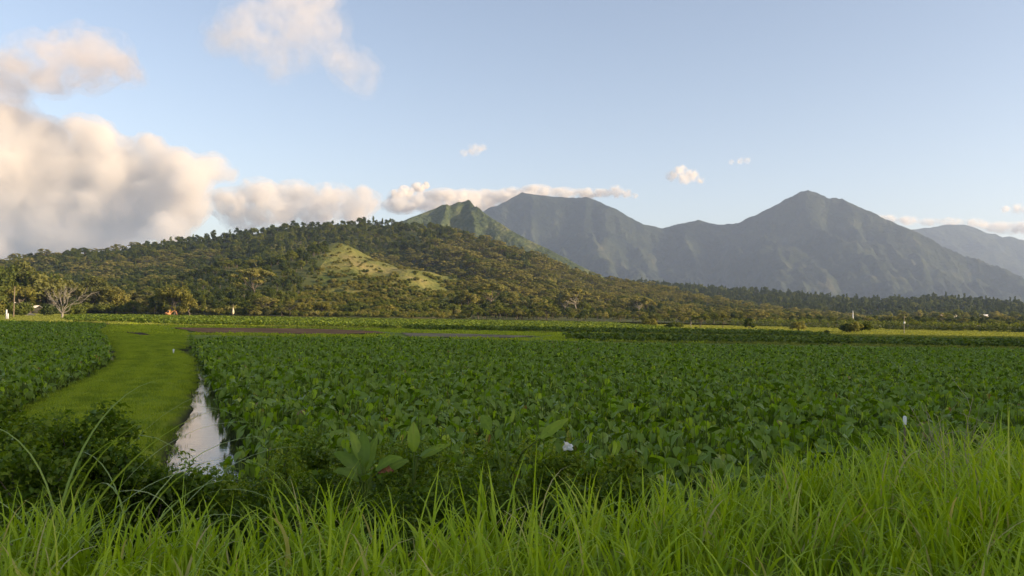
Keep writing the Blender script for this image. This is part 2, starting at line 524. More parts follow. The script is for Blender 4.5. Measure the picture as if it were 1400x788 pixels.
def peak_h(X, Y):
    z = hgt(X, Y, R2, 12)
    cr = hgt(X, Y, [(c2, 60, 1)])
    for c, hh_, rr in SPIRES: z = z + hh_ * np.clip(1 - np.hypot(X - c[0], (Y - c[1]) * .5) / rr, 0, 1)
    rf = ridged((X + 25 * fbm(X / 80, Y / 80, 1)) / 70, Y / 260, 6, 4)
    return z - sstep(20, 60, z) * (1 - sstep(-60, 150, cr)) * 75 * (1 - rf) * .8 + sstep(20, 60, z) * 5 * fbm(X / 25, Y / 25, 9, 3)


hill_mesh('hill', -620, 620, 1000, 2750, 6, peak_h, M_PEAK)

# main massif
c3 = crest([(560, 310, 5300), (620, 306, 5300), (660, 296, 5200), (690, 276, 5200), (713, 264.5, 5200), (728, 265, 5150), (750, 269, 5150), (775, 271, 5150), (802, 270.5, 5100), (812, 272, 5100), (830, 280, 5050),
            (843, 288, 5050), (856, 296, 5050), (870, 304, 5050), (890, 309, 5050), (905, 312.5, 5050), (920, 308, 5050), (940, 304, 5000), (955, 300, 5000), (966, 304, 5000), (978, 307, 5000), (1008, 306, 4950), (1030, 297, 4900), (1060, 280, 4850), (1075, 273, 4850),
            (1095, 263, 4800), (1105, 260.5, 4800), (1120, 263.5, 4800), (1135, 269, 4780), (1150, 272, 4750), (1180, 291, 4700), (1210, 304, 4650), (1225, 310, 4600), (1240, 319, 4550),
            (1290, 336, 4450), (1340, 350, 4350), (1400, 370, 4200), (1480, 392, 4000), (1560, 412, 3800)])
R3 = [(c3, 1900, 1.45),
      (sp((1105, 260.5, 4800), (1080, 320, 4300), (1062, 360, 3950), (1100, 385, 3500), (1120, 405, 3200)), 700, 1.2),
      (sp((1150, 272, 4750), (1178, 300, 4450), (1200, 340, 4000), (1240, 372, 3500), (1270, 400, 3100)), 700, 1.2),
      (sp((1008, 306, 4950), (985, 345, 4400), (960, 380, 3700)), 700, 1.2),
      (sp((802, 270.5, 5100), (820, 320, 4500), (850, 365, 3900)), 700, 1.2),
      (sp((713, 264.5, 5200), (735, 310, 4700), (770, 350, 4200)), 700, 1.2),
      (sp((1290, 336, 4450), (1330, 370, 3900), (1380, 400, 3300)), 600, 1.2)]


def mass_h(X, Y):
    z = hgt(X, Y, R3, 40)
    cr = hgt(X, Y, [(c3, 140, 1)])
    wx = X + 90 * fbm(X / 300, Y / 300, 1)
    rf = ridged(wx / 230, Y / 700, 9, 5)
    rg = ridged(X / 420, Y / 420, 13, 5)
    m = sstep(40, 200, z) * (1 - sstep(-150, 500, cr))
    r2 = ridged((X + 60 * fbm(X / 150, Y / 200, 3)) / 85, Y / 420, 15, 4)
    jag = sstep(40, 200, z) * 36 * fbm(X / 75, Y / 75, 19, 4)
    return z + jag - m * (250 * (1 - rf) * .8 + 130 * (1 - rg) * .7) - sstep(40, 200, z) * (1 - sstep(100, 560, cr)) * 150 * (1 - r2)


hill_mesh('mountain', -1100, 4200, 2300, 6700, 15, mass_h, M_MTN)

c4 = crest([(1080, 345, 7400), (1150, 332, 7400), (1200, 320, 7400), (1230, 315, 7300), (1260, 310, 7300), (1300, 306, 7300), (1315, 305, 7300), (1330, 309, 7300), (1345, 316, 7300), (1357, 317, 7300),
            (1370, 325, 7200), (1385, 324, 7200), (1400, 327, 7200), (1440, 318, 7200), (1500, 330, 7200), (1600, 345, 7200)])
R4 = [(c4, 1600, 1.3)]


def far_h(X, Y):
    z = hgt(X, Y, R4)
    return z - sstep(40, 200, z) * (1 - sstep(-200, 450, hgt(X, Y, [(c4, 160, 1)]))) * 260 * (1 - ridged(X / 220, Y / 600, 21, 5)) + sstep(40, 200, z) * 40 * fbm(X / 120, Y / 120, 23, 4)


hill_mesh('mountain', 2300, 6400, 5600, 8500, 40, far_h, M_MTN)
c5 = crest([(-300, 352, 3000), (0, 354, 3000), (30, 354, 3000), (55, 359, 3000), (120, 372, 3000), (200, 395, 3000)])
hill_mesh('hill', -3000, -1100, 2300, 3600, 25, lambda X, Y: hgt(X, Y, [(c5, 600, 1.2)]) + 18 * fbm(X / 120, Y / 120, 3) * sstep(10, 60, hgt(X, Y, [(c5, 600, 1.2)])), M_MTN)

# low wooded hills at the foot of the mountains
H5 = [(780, 402, 1500), (830, 396, 1450), (880, 391, 1400), (940, 394, 1350), (1000, 400, 1350), (1050, 403, 1300), (1100, 410, 1300), (1150, 413, 1250), (1200, 415, 1200),
      (1240, 413, 1150), (1262, 410, 1150), (1300, 417, 1100), (1340, 432, 1050), (1400, 440, 1000), (1500, 446, 950)]
c6 = crest(H5)
R5 = [(c6, np.linspace(620, 300, len(c6)), 1.2)]


def low_h(X, Y):
    z = hgt(X, Y, R5)
    return z + sstep(2, 14, z) * 9 * fbm(X / 70, Y / 70, 31, 4) - 1


hill_mesh('hill', 60, 900, 700, 2000, 12, low_h, M_HILL2)
c7 = crest([(1255, 446, 640), (1275, 438, 640), (1295, 434, 640), (1330, 434, 630), (1352, 437, 620), (1372, 446, 610), (1400, 452, 600)])
house_h = lambda X, Y: hgt(X, Y, [(c7, 90, 1.1)]) - .6
hill_mesh('hill', 230, 480, 500, 740, 6, house_h, M_KNOB)
# unseen ridge added beyond the right-hand edge to shade the near fields
c8 = np.array([(330., -430, 40), (330, -330, 110), (335, -200, 140), (340, -80, 146), (345, 5, 144), (350, 40, 124), (360, 72, 62), (370, 115, 5)])
shade_h = lambda X, Y: hgt(X, Y, [(c8, [160, 190, 200, 205, 200, 180, 120, 60], 1.0)]) + 7 * fbm(X / 30, Y / 30, 44, 4) - 3
hill_mesh('hill', 110, 600, -640, 220, 10, shade_h, M_HILL)


# ------------------------------------------------------------------ foliage builders
def rnd_dir(n):
    v = rng.normal(size=(n, 3)); return v / np.linalg.norm(v, axis=1)[:, None]


def cards(mb, C, N, size, aspect=.6, tint=None, m=0):
    """rhombic leaves at C facing N"""
    n = len(C)
    N = N / (np.linalg.norm(N, axis=1)[:, None] + 1e-9)
    a = np.cross(N, rnd_dir(n)); a /= np.linalg.norm(a, axis=1)[:, None] + 1e-9
    b_ = np.cross(N, a)
    s = np.asarray(size) * np.ones(n)
    a = a * (s * .5)[:, None]; b_ = b_ * (s * .5 * aspect)[:, None]
    dr = N * (s * .12)[:, None]
    V = np.stack([C - a - dr, C + b_ + dr, C + a - dr, C - b_ + dr], 1).reshape(-1, 3)
    Fq = np.arange(4 * n).reshape(n, 4)
    tt = rng.random(n) if tint is None else tint
    mb.add(V, Fq, np.repeat(tt, 4), m)


def clump_crown(mb, centers, radii, per, lsize, up=.35, aspect=.65, squash=.75, tbase=None):
    for k, (c, r) in enumerate(zip(centers, radii)):
        n = int(per * (r / np.mean(radii)) ** 2)
        d = rnd_dir(n)
        rr = r * rng.random(n) ** .38
        C = c + d * rr[:, None] * np.array([1, 1, squash])
        N = d + rng.normal(size=(n, 3)) * .5 + np.array([0, 0, up])
        t0 = rng.random() if tbase is None else tbase
        cards(mb, C, N, lsize * (.7 + .6 * rng.random(n)), aspect, np.clip(.35 * t0 + .3 + .35 * (rng.random(n) - .4), 0, 1))


def limb(mb, a, b_, r0, r1, k=5, wob=.06):
    a = np.array(a, float); b_ = np.array(b_, float)
    t = np.linspace(0, 1, k)[:, None]
    p = a + (b_ - a) * t
    L = np.linalg.norm(b_ - a)
    p[1:-1] += rng.normal(size=(k - 2, 3)) * wob * L
    mb.tube(p, np.linspace(r0, r1, k), 6)


def tree_round(h=12, w_=9, leaf=None, per=70, nc=26, ls=.75, trunk=None):
    tr, cr = MB(), MB()
    cen, rad = [], []
    for i in range(nc):
        d = rnd_dir(1)[0]
        d[2] = abs(d[2]) * 1.3 - .42
        q = .55 + .4 * rng.random()
        cen.append(np.array([d[0] * w_ * .5 * q, d[1] * w_ * .5 * q, h * .53 + d[2] * h * .42 * q])); rad.append(w_ * (.12 + .09 * rng.random()))
    limb(tr, (0, 0, -.6), (0, 0, h * .45), w_ * .045, w_ * .03)
    for c in cen[::4]: limb(tr, (0, 0, h * (.25 + .2 * rng.random())), c, w_ * .018, .03)
    clump_crown(cr, cen, rad, per, ls)
    return tr.mesh('trunk', trunk or M_BARK), cr.mesh('crown', leaf)


def tree_flat(h=15, w_=17, leaf=None, per=60, ls=.8, trunk=None):
    tr, cr = MB(), MB()
    limb(tr, (0, 0, -.8), (.3, .2, h * .4), .42, .32)
    cen, rad = [], []
    for i in range(24):
        a = rng.random() * 6.28; q = math.sqrt(rng.random())
        z = h * (1.0 - .22 * q * q - .28 * (rng.random() < .45) * rng.random()) - .6
        cen.append(np.array([math.cos(a) * q * w_ * .5, math.sin(a) * q * w_ * .5, z])); rad.append(w_ * (.09 + .06 * rng.random()))
    for c in cen[::2]: limb(tr, (.3 * rng.random(), .2, h * (.36 + .05 * rng.random())), c - np.array([0, 0, .3]), .16, .05)
    clump_crown(cr, cen, rad, per, ls, up=1.0, squash=.3)
    return tr.mesh('trunk', trunk or M_PALEBARK), cr.mesh('crown', leaf)


def tree_tall(h=15, w_=5, leaf=None, per=60, ls=.7):
    tr, cr = MB(), MB()
    limb(tr, (0, 0, -.6), (0, 0, h * .9), .25, .06)
    cen, rad = [], []
    for i in range(24):
        q = i / 24; z = h * (.2 + .78 * q); r = w_ * .5 * (1 - .7 * q) * rng.random(); a = rng.random() * 6.28
        cen.append(np.array([math.cos(a) * r, math.sin(a) * r, z])); rad.append(w_ * (.2 - .08 * q))
    clump_crown(cr, cen, rad, per, ls, squash=1.0)
    return tr.mesh('trunk', M_BARK), cr.mesh('crown', leaf)


def shrub_mesh(h=3, w_=4, leaf=None, per=90, nc=12, ls=.4):
    cr = MB(); cen, rad = [], []
    for i in range(nc):
        a = rng.random() * 6.28; q = math.sqrt(rng.random()) * .8
        cen.append(np.array([math.cos(a) * q * w_ * .5, math.sin(a) * q * w_ * .5, h * (.3 + .45 * rng.random() * (1 - q * .5))])); rad.append(w_ * .2 * (.8 + .4 * rng.random()))
    clump_crown(cr, cen, rad, per, ls)
    return cr.mesh('foliage', leaf)


def palm(h=9, leaf=None, nf=15, fl=3.2):
    tr, cr = MB(), MB()
    limb(tr, (0, 0, -.5), (.4, .1, h), .18, .13, 6, .015)
    top = np.array([.4, .1, h])
    for i in range(nf):
        a = i * 2.4 + rng.random() * .4; el = 1.1 - 1.5 * i / nf
        ts = np.linspace(0, 1, 7)
        r = fl * ts * math.cos(el * .6) ; z = fl * (ts * math.sin(el) - .55 * ts ** 2)
        pts = top + np.stack([np.cos(a) * r, np.sin(a) * r, z], -1)
        tr.tube(pts, np.linspace(.035, .01, 7), 4)
        k = 26; tt = rng.random(k) * .95 + .05
        cpt = np.stack([np.interp(tt, ts, pts[:, j]) for j in range(3)], -1)
        side = np.array([-math.sin(a), math.cos(a), 0]) * np.where(np.arange(k) % 2, 1, -1)[:, None]
        C = cpt + side * .28 - np.array([0, 0, .18])
        cards(cr, C, np.array([0, 0, 1.]) + side * .8 + .2 * rng.normal(size=(k, 3)), .75, .25)
    return tr.mesh('trunk', M_BARK), cr.mesh('crown', leaf)


def merged(name, parts):
    """one mesh out of several (for instanced masses)"""
    V, Fq, T, Mi, mats, n = [], [], [], [], [], 0
    for me in parts:
        v = np.empty(len(me.vertices) * 3, np.float32); me.vertices.foreach_get('co', v); v = v.reshape(-1, 3)
        l = np.empty(len(me.loops), np.int32); me.loops.foreach_get('vertex_index', l)
        t_ = np.empty(len(v), np.float32); me.attributes['tint'].data.foreach_get('value', t_)
        V.append(v); Fq.append(l.reshape(-1, 4) + n); n += len(v); T.append(t_); Mi.append(np.full(len(l) // 4, len(mats)))
        mats.append(me.materials[0])
    return new_mesh(name, np.concatenate(V), np.concatenate(Fq), mats, np.concatenate(T), np.concatenate(Mi))


def scatter(name, pts, rot, scl, idx, meshes, label, cat):
    """one stuff object that instances meshes on its points"""
    col = bpy.data.collections.new(name + '_kinds')          # never linked to the scene
    for i, me in enumerate(meshes):
        col.objects.link(bpy.data.objects.new('%s_%02d' % (name, i), me))
    me = bpy.data.meshes.new(name)
    me.vertices.add(len(pts)); me.vertices.foreach_set('co', np.ascontiguousarray(pts, np.float32).ravel())
    for an, ty, d in (('rot', 'FLOAT', rot), ('scl', 'FLOAT', scl), ('idx', 'INT', idx)):
        a = me.attributes.new(an, ty, 'POINT'); a.data.foreach_set('value', np.ascontiguousarray(d, np.int32 if ty == 'INT' else np.float32))
    o = link(name, me)
    ng = bpy.data.node_groups.new(name, 'GeometryNodeTree')
    ng.interface.new_socket('Geometry', in_out='INPUT', socket_type='NodeSocketGeometry')
    ng.interface.new_socket('Geometry', in_out='OUTPUT', socket_type='NodeSocketGeometry')
    N = ng.nodes; L = ng.links
    gi, go = N.new('NodeGroupInput'), N.new('NodeGroupOutput')
    ip = N.new('GeometryNodeInstanceOnPoints'); ci = N.new('GeometryNodeCollectionInfo')
    ci.inputs['Collection'].default_value = col; ci.inputs['Separate Children'].default_value = True; ci.inputs['Reset Children'].default_value = True

    def attr(n_, ty):
        a = N.new('GeometryNodeInputNamedAttribute'); a.data_type = ty; a.inputs['Name'].default_value = n_
        return a.outputs['Attribute']
    cx = N.new('ShaderNodeCombineXYZ'); L.new(attr('rot', 'FLOAT'), cx.inputs['Z'])
    er = N.new('FunctionNodeEulerToRotation'); L.new(cx.outputs[0], er.inputs[0])
    L.new(gi.outputs[0], ip.inputs['Points']); L.new(ci.outputs[0], ip.inputs['Instance'])
    ip.inputs['Pick Instance'].default_value = True
    L.new(attr('idx', 'INT'), ip.inputs['Instance Index']); L.new(er.outputs[0], ip.inputs['Rotation'])
    L.new(attr('scl', 'FLOAT'), ip.inputs['Scale']); L.new(ip.outputs[0], go.inputs[0])
    md = o.modifiers.new('scatter', 'NODES'); md.node_group = ng
    return tag(o, label, cat, kind='stuff')


# ------------------------------------------------------------------ tree kinds
ROUND = [tree_round(12, 10, M_LEAF_A), tree_round(11, 11, M_LEAF_A, nc=30), tree_round(13, 9, M_LEAF_D)]
OLIVE = [tree_round(11, 11, M_LEAF_B), tree_round(9, 10, M_LEAF_B, nc=22)]
FLAT = [tree_flat(15, 17, M_LEAF_B, 105, .85, M_BARK), tree_flat(14, 15, M_LEAF_B, 105, .8), tree_flat(13, 16, M_LEAF_A, 105, .8, M_BARK)]
GOLD = [tree_round(10, 9, M_LEAF_C, nc=30), tree_round(7, 7, M_LEAF_C, nc=20, ls=.6)]
TALL = [tree_tall(15, 5.5, M_LEAF_D), tree_tall(14, 6, M_LEAF_A)]
PALM = [palm(9, M_LEAF_A), palm(7, M_LEAF_A, 13, 2.8)]
SHRUB = [shrub_mesh(3, 4, M_LEAF_A), shrub_mesh(2.6, 4.4, M_LEAF_C), shrub_mesh(3, 4.2, M_LEAF_B), shrub_mesh(2.6, 4, M_LEAF_D)]
kinds = {'round': ROUND, 'olive': OLIVE, 'flat': FLAT, 'gold': GOLD, 'tall': TALL, 'palm': PALM}


def tree(name, kind, loc, h=None, label='', cat='tree', group=None, v=None):
    ms = kinds[kind]; tr, cr = ms[random.randrange(len(ms)) if v is None else v]
    zmax = max(c.co.z for c in cr.vertices) if '_h' not in cr else cr['_h']
    cr['_h'] = zmax
    s = (h or zmax) / zmax
    o = empty(name, loc, random.random() * 6.28, s)
    link('trunk', tr, o); link('crown', cr, o)
    return tag(o, label, cat, group)


# forest on the front hill
def hill_points(x0, x1, y0, y1, st, fn):
    X, Y = np.meshgrid(np.arange(x0, x1, st), np.arange(y0, y1, st))
    X = X + (rng.random(X.shape) - .5) * st * .95; Y = Y + (rng.random(Y.shape) - .5) * st * .95
    X, Y = X.ravel(), Y.ravel(); Z = fn(X, Y)
    return np.stack([X, Y, Z], -1)


M_DKBARK = simple('dark_bark', (.07, .06, .045), .9, .3, 1)
WFLAT = [tree_flat(15, 17, M_LEAF_B, 95, .85, M_DKBARK), tree_flat(14, 15, M_LEAF_B, 95, .8, M_DKBARK), tree_flat(13, 16, M_LEAF_A, 95, .8, M_DKBARK)]
FM = [merged('wood_round', t_) for t_ in ROUND] + [merged('wood_olive', t_) for t_ in OLIVE] + [merged('wood_flat', t_) for t_ in WFLAT] + [merged('wood_tall', t_) for t_ in TALL] + SHRUB
p = hill_points(-700, 420, 335, 1100, 6.2, hill_h)
ok, px, py = in_view(p, 420)
p = p[ok & (p[:, 2] > 1.0)]
ok, px, py = in_view(p)
kn = is_knob(p[:, 0], p[:, 1])
n = len(p)
zone = fbm(p[:, 0] / 110, p[:, 1] / 110, 71, 4)
right = np.clip((px - 420) / 250, 0, 1)
u = rng.random(n)
olive = u < .04 + .55 * right + 2.4 * zone  # darker tree kinds toward the left paint in that flank's shade
idx = np.where(olive, rng.choice([3, 4, 5, 6, 5, 6, 7], n), rng.choice([0, 1, 2, 2, 2, 0, 9, 13], n))
scl = (.36 + .46 * rng.random(n) ** 1.5) * np.where(px > 760, .72, 1.0)
kl = (knob_h(p[:, 0], p[:, 1]) > hgt(p[:, 0], p[:, 1], R1, 10) - 4)
scl = np.where(kl, scl * .72, scl)
keep = (~kn) | (rng.random(n) < .0)
p1, i1, s1 = p[keep], idx[keep], scl[keep]
scatter('forest', p1, rng.random(len(p1)) * 6.28, s1, i1, FM, 'dense mixed forest covering the near hill behind the fields', 'forest')
q = hill_points(-260, 60, 335, 640, 3.4, hill_h)
ok, px, py = in_view(q)
q = q[ok & is_knob(q[:, 0], q[:, 1]) & (q[:, 2] > .6)]
n = len(q)
dens = fbm(q[:, 0] / 30, q[:, 1] / 30, 90, 4) + .35 - q[:, 2] / 110
k = rng.random(n) < np.clip(dens * 2.6, .17, 1)
q = q[k]; n = len(q)
hi = q[:, 2] > 28
scatter('scrub', q, rng.random(n) * 6.28, (.45 + .6 * rng.random(n)) * np.where(hi, .75, 1.05), np.where(hi, rng.choice([1, 2, 2], n), rng.choice([0, 1, 1, 2, 0], n)), SHRUB,
        'low scrub dotted over the grassy sunlit spur', 'scrub')
p = hill_points(60, 900, 700, 1900, 11, low_h)
ok, px, py = in_view(p, 300); p = p[ok & (p[:, 2] > .5)]; n = len(p)
scatter('forest', p, rng.random(n) * 6.28, .6 + .5 * rng.random(n), rng.choice([2, 2, 2, 8, 8, 13, 0], n), FM, 'dark forest on the low hills below the far mountain', 'forest')
p = hill_points(230, 480, 500, 740, 9, house_h)
ok, px, py = in_view(p); p = p[ok & (p[:, 2] > -.3) & (rng.random(len(p)) < .6)]; n = len(p)
scatter('scrub', p, rng.random(n) * 6.28, .45 + .4 * rng.random(n), rng.choice([0, 3, 4, 10, 11], n), FM, 'loose trees and scrub on the low rise with the houses', 'scrub')
# valley floor between the hedge and the low hills
p = np.stack([rng.uniform(60, 700, 2600), rng.uniform(330, 1000, 2600), np.full(2600, .2)], -1)
ok, px, py = in_view(p); p = p[ok & (low_h(p[:, 0], p[:, 1]) < 1) & (house_h(p[:, 0], p[:, 1]) < 0) & (hill_h(p[:, 0], p[:, 1]) < 1)]; n = len(p)
scatter('forest', p, rng.random(n) * 6.28, .3 + .3 * rng.random(n), rng.choice([0, 2, 2, 2, 8, 1], n), FM, 'woodland on the valley floor behind the long hedge', 'forest')

# trees along the foot of the hill, each a thing
FOOT = [('palm', 'coconut_palm', 'slender coconut palm at the foot of the forested hill', 'palm tree', 'palms at the foot of the hill'),
        ('round', 'broadleaf_tree', 'rounded green tree in the row at the foot of the hill', 'tree', 'green trees at the foot of the hill'),
        ('olive', 'olive_tree', 'brownish olive tree in the row at the foot of the hill', 'tree', 'brownish trees at the foot of the hill'),
        ('flat', 'umbrella_tree', 'flat-topped umbrella tree with pale trunk at the foot of the hill', 'tree', 'umbrella trees at the foot of the hill'),
        ('gold', 'golden_tree', 'bright yellow-green bushy tree at the foot of the hill', 'tree', 'yellow-green trees at the foot of the hill')]


def foot(px, dep, kind, h, label=None, name=None, v=None, group=True):
    k_, nm, lb, ct, gp = [f for f in FOOT if f[0] == kind][0]
    g = P(px, 430, dep); g[2] = max(.2, float(hill_h(np.array([g[0]]), np.array([g[1]]))[0]))
    return tree(name or nm, kind, g, h, label or lb, ct, gp if group else None, v)


base_d = lambda px: np.interp(px, [-40, 100, 350, 700, 850, 1000], [345, 335, 345, 395, 430, 440])
px_ = 120
while px_ < 940:
    r_ = random.random()
    if px_ < 210: kd = 'round' if r_ < .45 else ('olive' if r_ < .8 else 'flat')
    elif px_ < 340: kd = 'round' if r_ < .7 else 'palm'
    elif px_ < 600: kd = 'round' if r_ < .4 else ('olive' if r_ < .6 else ('gold' if r_ < .8 else 'palm'))
    else: kd = 'palm' if r_ < .18 else ('olive' if r_ < .55 else ('flat' if r_ < .68 else 'round'))
    hh = {'palm': 8, 'round': 8, 'olive': 8, 'flat': 13, 'gold': 6}[kd] * (.7 + .6 * random.random())
    if px_ > 800: hh *= .7
    if 395 < px_ < 625: hh = min(hh * .42, 4.2)
    foot(px_, base_d(px_) + random.random() * 26, kd, hh)
    px_ += 6 + 7 * random.random()

for px_ in np.arange(95, 960, 4.6):
    mi = random.choice([0, 0, 0, 3, 1, 2]); g = P(px_ + random.uniform(-3, 3), 430, base_d(px_) - 4 + random.uniform(-6, 8)); g[2] = max(.15, float(hill_h(np.array([g[0]]), np.array([g[1]]))[0]))
    o = link('bush', SHRUB[mi]); o.location = g; o.rotation_euler.z = random.random() * 6.28; s_ = .9 + .95 * random.random() if px_ < 800 else .5 + .4 * random.random(); o.scale = (s_ * 1.25, s_ * 1.25, s_)
    tag(o, 'low rounded bush in the row along the foot of the hill', 'bush', 'bushes along the foot of the hill')

# trees that stand out
foot(10, 318, 'round', 19, 'tall dense leafy tree at the far left edge behind the gate', 'broadleaf_tree', 0, False)
foot(40, 326, 'olive', 21, 'tall yellowish tree behind the wooden pole at the left', 'broadleaf_tree', 0, False)
foot(24, 308, 'gold', 11, 'low yellow-green tree between the gate and the wooden pole', 'golden_tree', 0, False)
foot(-8, 300, 'round', 12, 'rounded tree cut by the left edge beside the white gate', 'broadleaf_tree', 1, False)
foot(52, 338, 'gold', 13, 'yellow-green tree just above the little shed', 'golden_tree', 0, False)
foot(72, 340, 'olive', 13, 'brownish tree half hidden by the bare tree', 'olive_tree', 1, False)
foot(100, 345, 'olive', 14, 'broad brownish crown seen through the bare branches', 'olive_tree', 0, False)
foot(62, 345, 'round', 17, 'green tree between the tall yellowish tree and the bare tree', 'broadleaf_tree', 1, False)
foot(-22, 330, 'gold', 15, 'yellow-green tree cut by the left edge of the view', 'golden_tree', 0, False)
foot(125, 350, 'olive', 16, 'wide brownish tree just right of the bare pale tree', 'olive_tree', 0, False)
foot(155, 338, 'gold', 10, 'low spreading yellow-green tree right of the bare pale tree', 'golden_tree', 1, False)
foot(236, 322, 'gold', 12, 'bright golden tree above the orange digger', 'golden_tree', 0, False)
foot(258, 322, 'gold', 7, 'small golden bush tree right of the orange digger', 'golden_tree', 1, False)
foot(212, 328, 'round', 8, 'dark green tree left of the bright golden tree', 'broadleaf_tree', 2, False)
foot(345, 375, 'flat', 17, 'pinkish umbrella tree rising left of the grassy spur', 'umbrella_tree', 0, False)
foot(410, 345, 'gold', 6, 'leftmost of the round golden bushes below the grassy spur', 'golden_tree', 1, False)
foot(440, 345, 'gold', 6.5, 'largest round golden bush below the grassy spur', 'golden_tree', 0, False)
foot(785, 420, 'flat', 15, 'tall umbrella tree with bare pale limbs near the end of the hill', 'umbrella_tree', 1, False)

# bare pale tree
tr = MB()
for a, e, L in [(2.7, .75, 9), (2.2, 1.1, 9), (1.7, 1.25, 11), (1.2, 1.2, 10), (.5, .8, 12), (.3, .65, 13), (3.6, .9, 8), (5.2, .9, 9), (4.4, 1.0, 9)]:
    d = np.array([math.cos(a) * math.cos(e), math.sin(a) * math.cos(e) * .8, math.sin(e)])
    tip = np.array([0, 0, 2.2]) + d * L
    limb(tr, (0, 0, 2.0), tip, .16, .05, 6, .03)
    for k in range(5):
        s_ = np.array([0, 0, 2.2]) + d * L * (.45 + .13 * k)
        dd = d + rng.normal(size=3) * .45; dd[2] = abs(dd[2])
        e2 = s_ + dd * (3.2 - .3 * k)
        limb(tr, s_, e2, .08, .025, 4, .06)
        for q_ in range(3): limb(tr, s_ + (e2 - s_) * (.4 + .2 * q_), e2 + rng.normal(size=3) * 1.1, .035, .012, 3, .05)
tk = MB(); limb(tk, (0, 0, -.3), (0, 0, 2.4), .5, .34, 4, .01)
g = G(85, 436, .3)
bt = tag(empty('bare_tree', g, 0, .68), 'leafless tree with white-grey spreading branches at the left', 'tree')
link('trunk', tk.mesh('trunk', M_PALEBARK), bt); link('branches', tr.mesh('branches', M_PALEBARK), bt)

# shrubs and single small trees out in the meadow
def shrub(px, py, h, label, mi=0, nm='shrub', cat='shrub', group=None):
    g = G(px, py, .35); o = link(nm, SHRUB[mi]); o.location = g; o.rotation_euler.z = random.random() * 6.28
    s = h / 2.9; o.scale = (s, s, s)
    return tag(o, label, cat, group)


shrub(888, 447, 3.6, 'small yellow-green bush on the meadow edge near the hill end', 1)
shrub(918, 452, 2.4, 'small dark bush on the meadow, left of the low dark mound', 3)
shrub(926, 450, 2.4, 'small green bush leaning on the meadow beside the dark one', 0)
shrub(951, 455, 1.5, 'low dark mound of brush in the sunny meadow', 3)
shrub(1158, 455, 3.0, 'round dark bush in the meadow before the long hedge', 3)
shrub(1171, 457, 3.4, 'brownish bush right of the round dark bush in the meadow', 2)
shrub(1178, 456, 3.8, 'taller green bush beside the brownish bush in the meadow', 0)
shrub(1130, 457, 1.2, 'tiny dark tuft left of the round dark bush', 3)
shrub(973, 455, 1.3, 'tiny bush standing alone right of the dark mound', 0)
shrub(25, 434, 3.2, 'green bush at the foot of the wooden pole', 0)
shrub(62, 431, 3.0, 'yellowish bush right of the little shed', 1)
shrub(3, 433, 5.2, 'leafy bush at the left edge behind the white gate', 0)
shrub(30, 432, 5.6, 'full green bush just right of the wooden pole', 0)
shrub(66, 433, 5.0, 'dark green bush between the shed and the bare tree', 3)
shrub(-14, 434, 5.5, 'yellow-green bush cut by the left edge of the view', 1)
shrub(104, 434, 4.6, 'green bush just right of the bare tree', 0)
shrub(38, 424, 3.6, 'pale brown dry bush between the pole and the shed', 2)
tree('umbrella_tree', 'flat', G(945, 448, .3), 5.2, 'small flat-crowned tree on thin pale trunks in the meadow', v=1)
tree('umbrella_tree', 'flat', G(958, 449, .3), 4.4, 'small spreading tree with bare lower limbs right of the flat-crowned one', v=2)
tree('umbrella_tree', 'flat', G(989, 450, .3), 4.4, 'lone pale thin tree before the hedge, in the middle of the meadow', v=0)
tree('broadleaf_tree', 'round', G(1024, 455, .3), 3.6, 'slim sapling on the meadow before the dark wooded hills', v=2)
tree('olive_tree', 'olive', G(1092, 456, .3), 3.0, 'sparse brown sapling on the meadow before the hedge', v=1)
tree('coconut_palm', 'palm', P(1241, 446, 420) * [1, 1, 0] + [0, 0, .2], 5.4, 'dark palm rising over the hedge beside the power pole', 'palm tree', v=1)

# long hedge on the right
hd = MB(); cen, rad = [], []
for px_ in np.arange(845, 1500, 2.3):
    dpt = np.interp(px_, [845, 1000, 1250, 1500], [400, 330, 285, 255])
    b0 = P(px_, 440, dpt)
    for k in range(2):
        cen.append(np.array([b0[0] + rng.normal() * .8, b0[1] + rng.normal() * 1.5, .9 + 1.5 * k + rng.random() * .7])); rad.append(1.1 + .5 * rng.random())
clump_crown(hd, cen, rad, 26, .55)
M_HEDGE = leafmat('hedge_leaf', [(.0, (.07, .10, .02)), (1., (.22, .26, .05))], .4, .6, .15, 0)
tag(link('hedge', hd.mesh('hedge', M_HEDGE)), 'long even dark green hedge along the back of the meadow', 'hedge')

# ------------------------------------------------------------------ small man-made things
# white gate at far left
g0 = G(8.5, 438, .3); g1 = G(13.5, 438, .3)
gt = tag(empty('gate', g0), 'white gate of two posts and thin rails at the left edge', 'gate')
wd = g1[0] - g0[0]
link('post', MB().box((0, 0, 1.15), (.22, .22, 2.5)).mesh('post', M_WHITE, False), gt)
link('post', MB().box((wd, 0, .7), (.24, .22, 1.6)).mesh('post', M_WHITE, False), gt)
for z in (.15, .7, 1.35):
    link('rail', MB().box((wd / 2, .02, z), (wd - .26, .07, .09)).mesh('rail', M_WHITE, False), gt)
g = G(18.5, 435, .3)
po = tag(empty('utility_pole', g), 'tall plain wooden pole right of the white gate', 'pole')
link('shaft', MB().tube([(0, 0, -.5), (0, 0, 4), (0, 0, 8.4)], [.17, .15, .12], 8).mesh('shaft', M_WOOD), po)
link('bracket', MB().box((.22, -.05, 4.1), (.3, .16, .2)).mesh('bracket', M_WHITE, False), po)
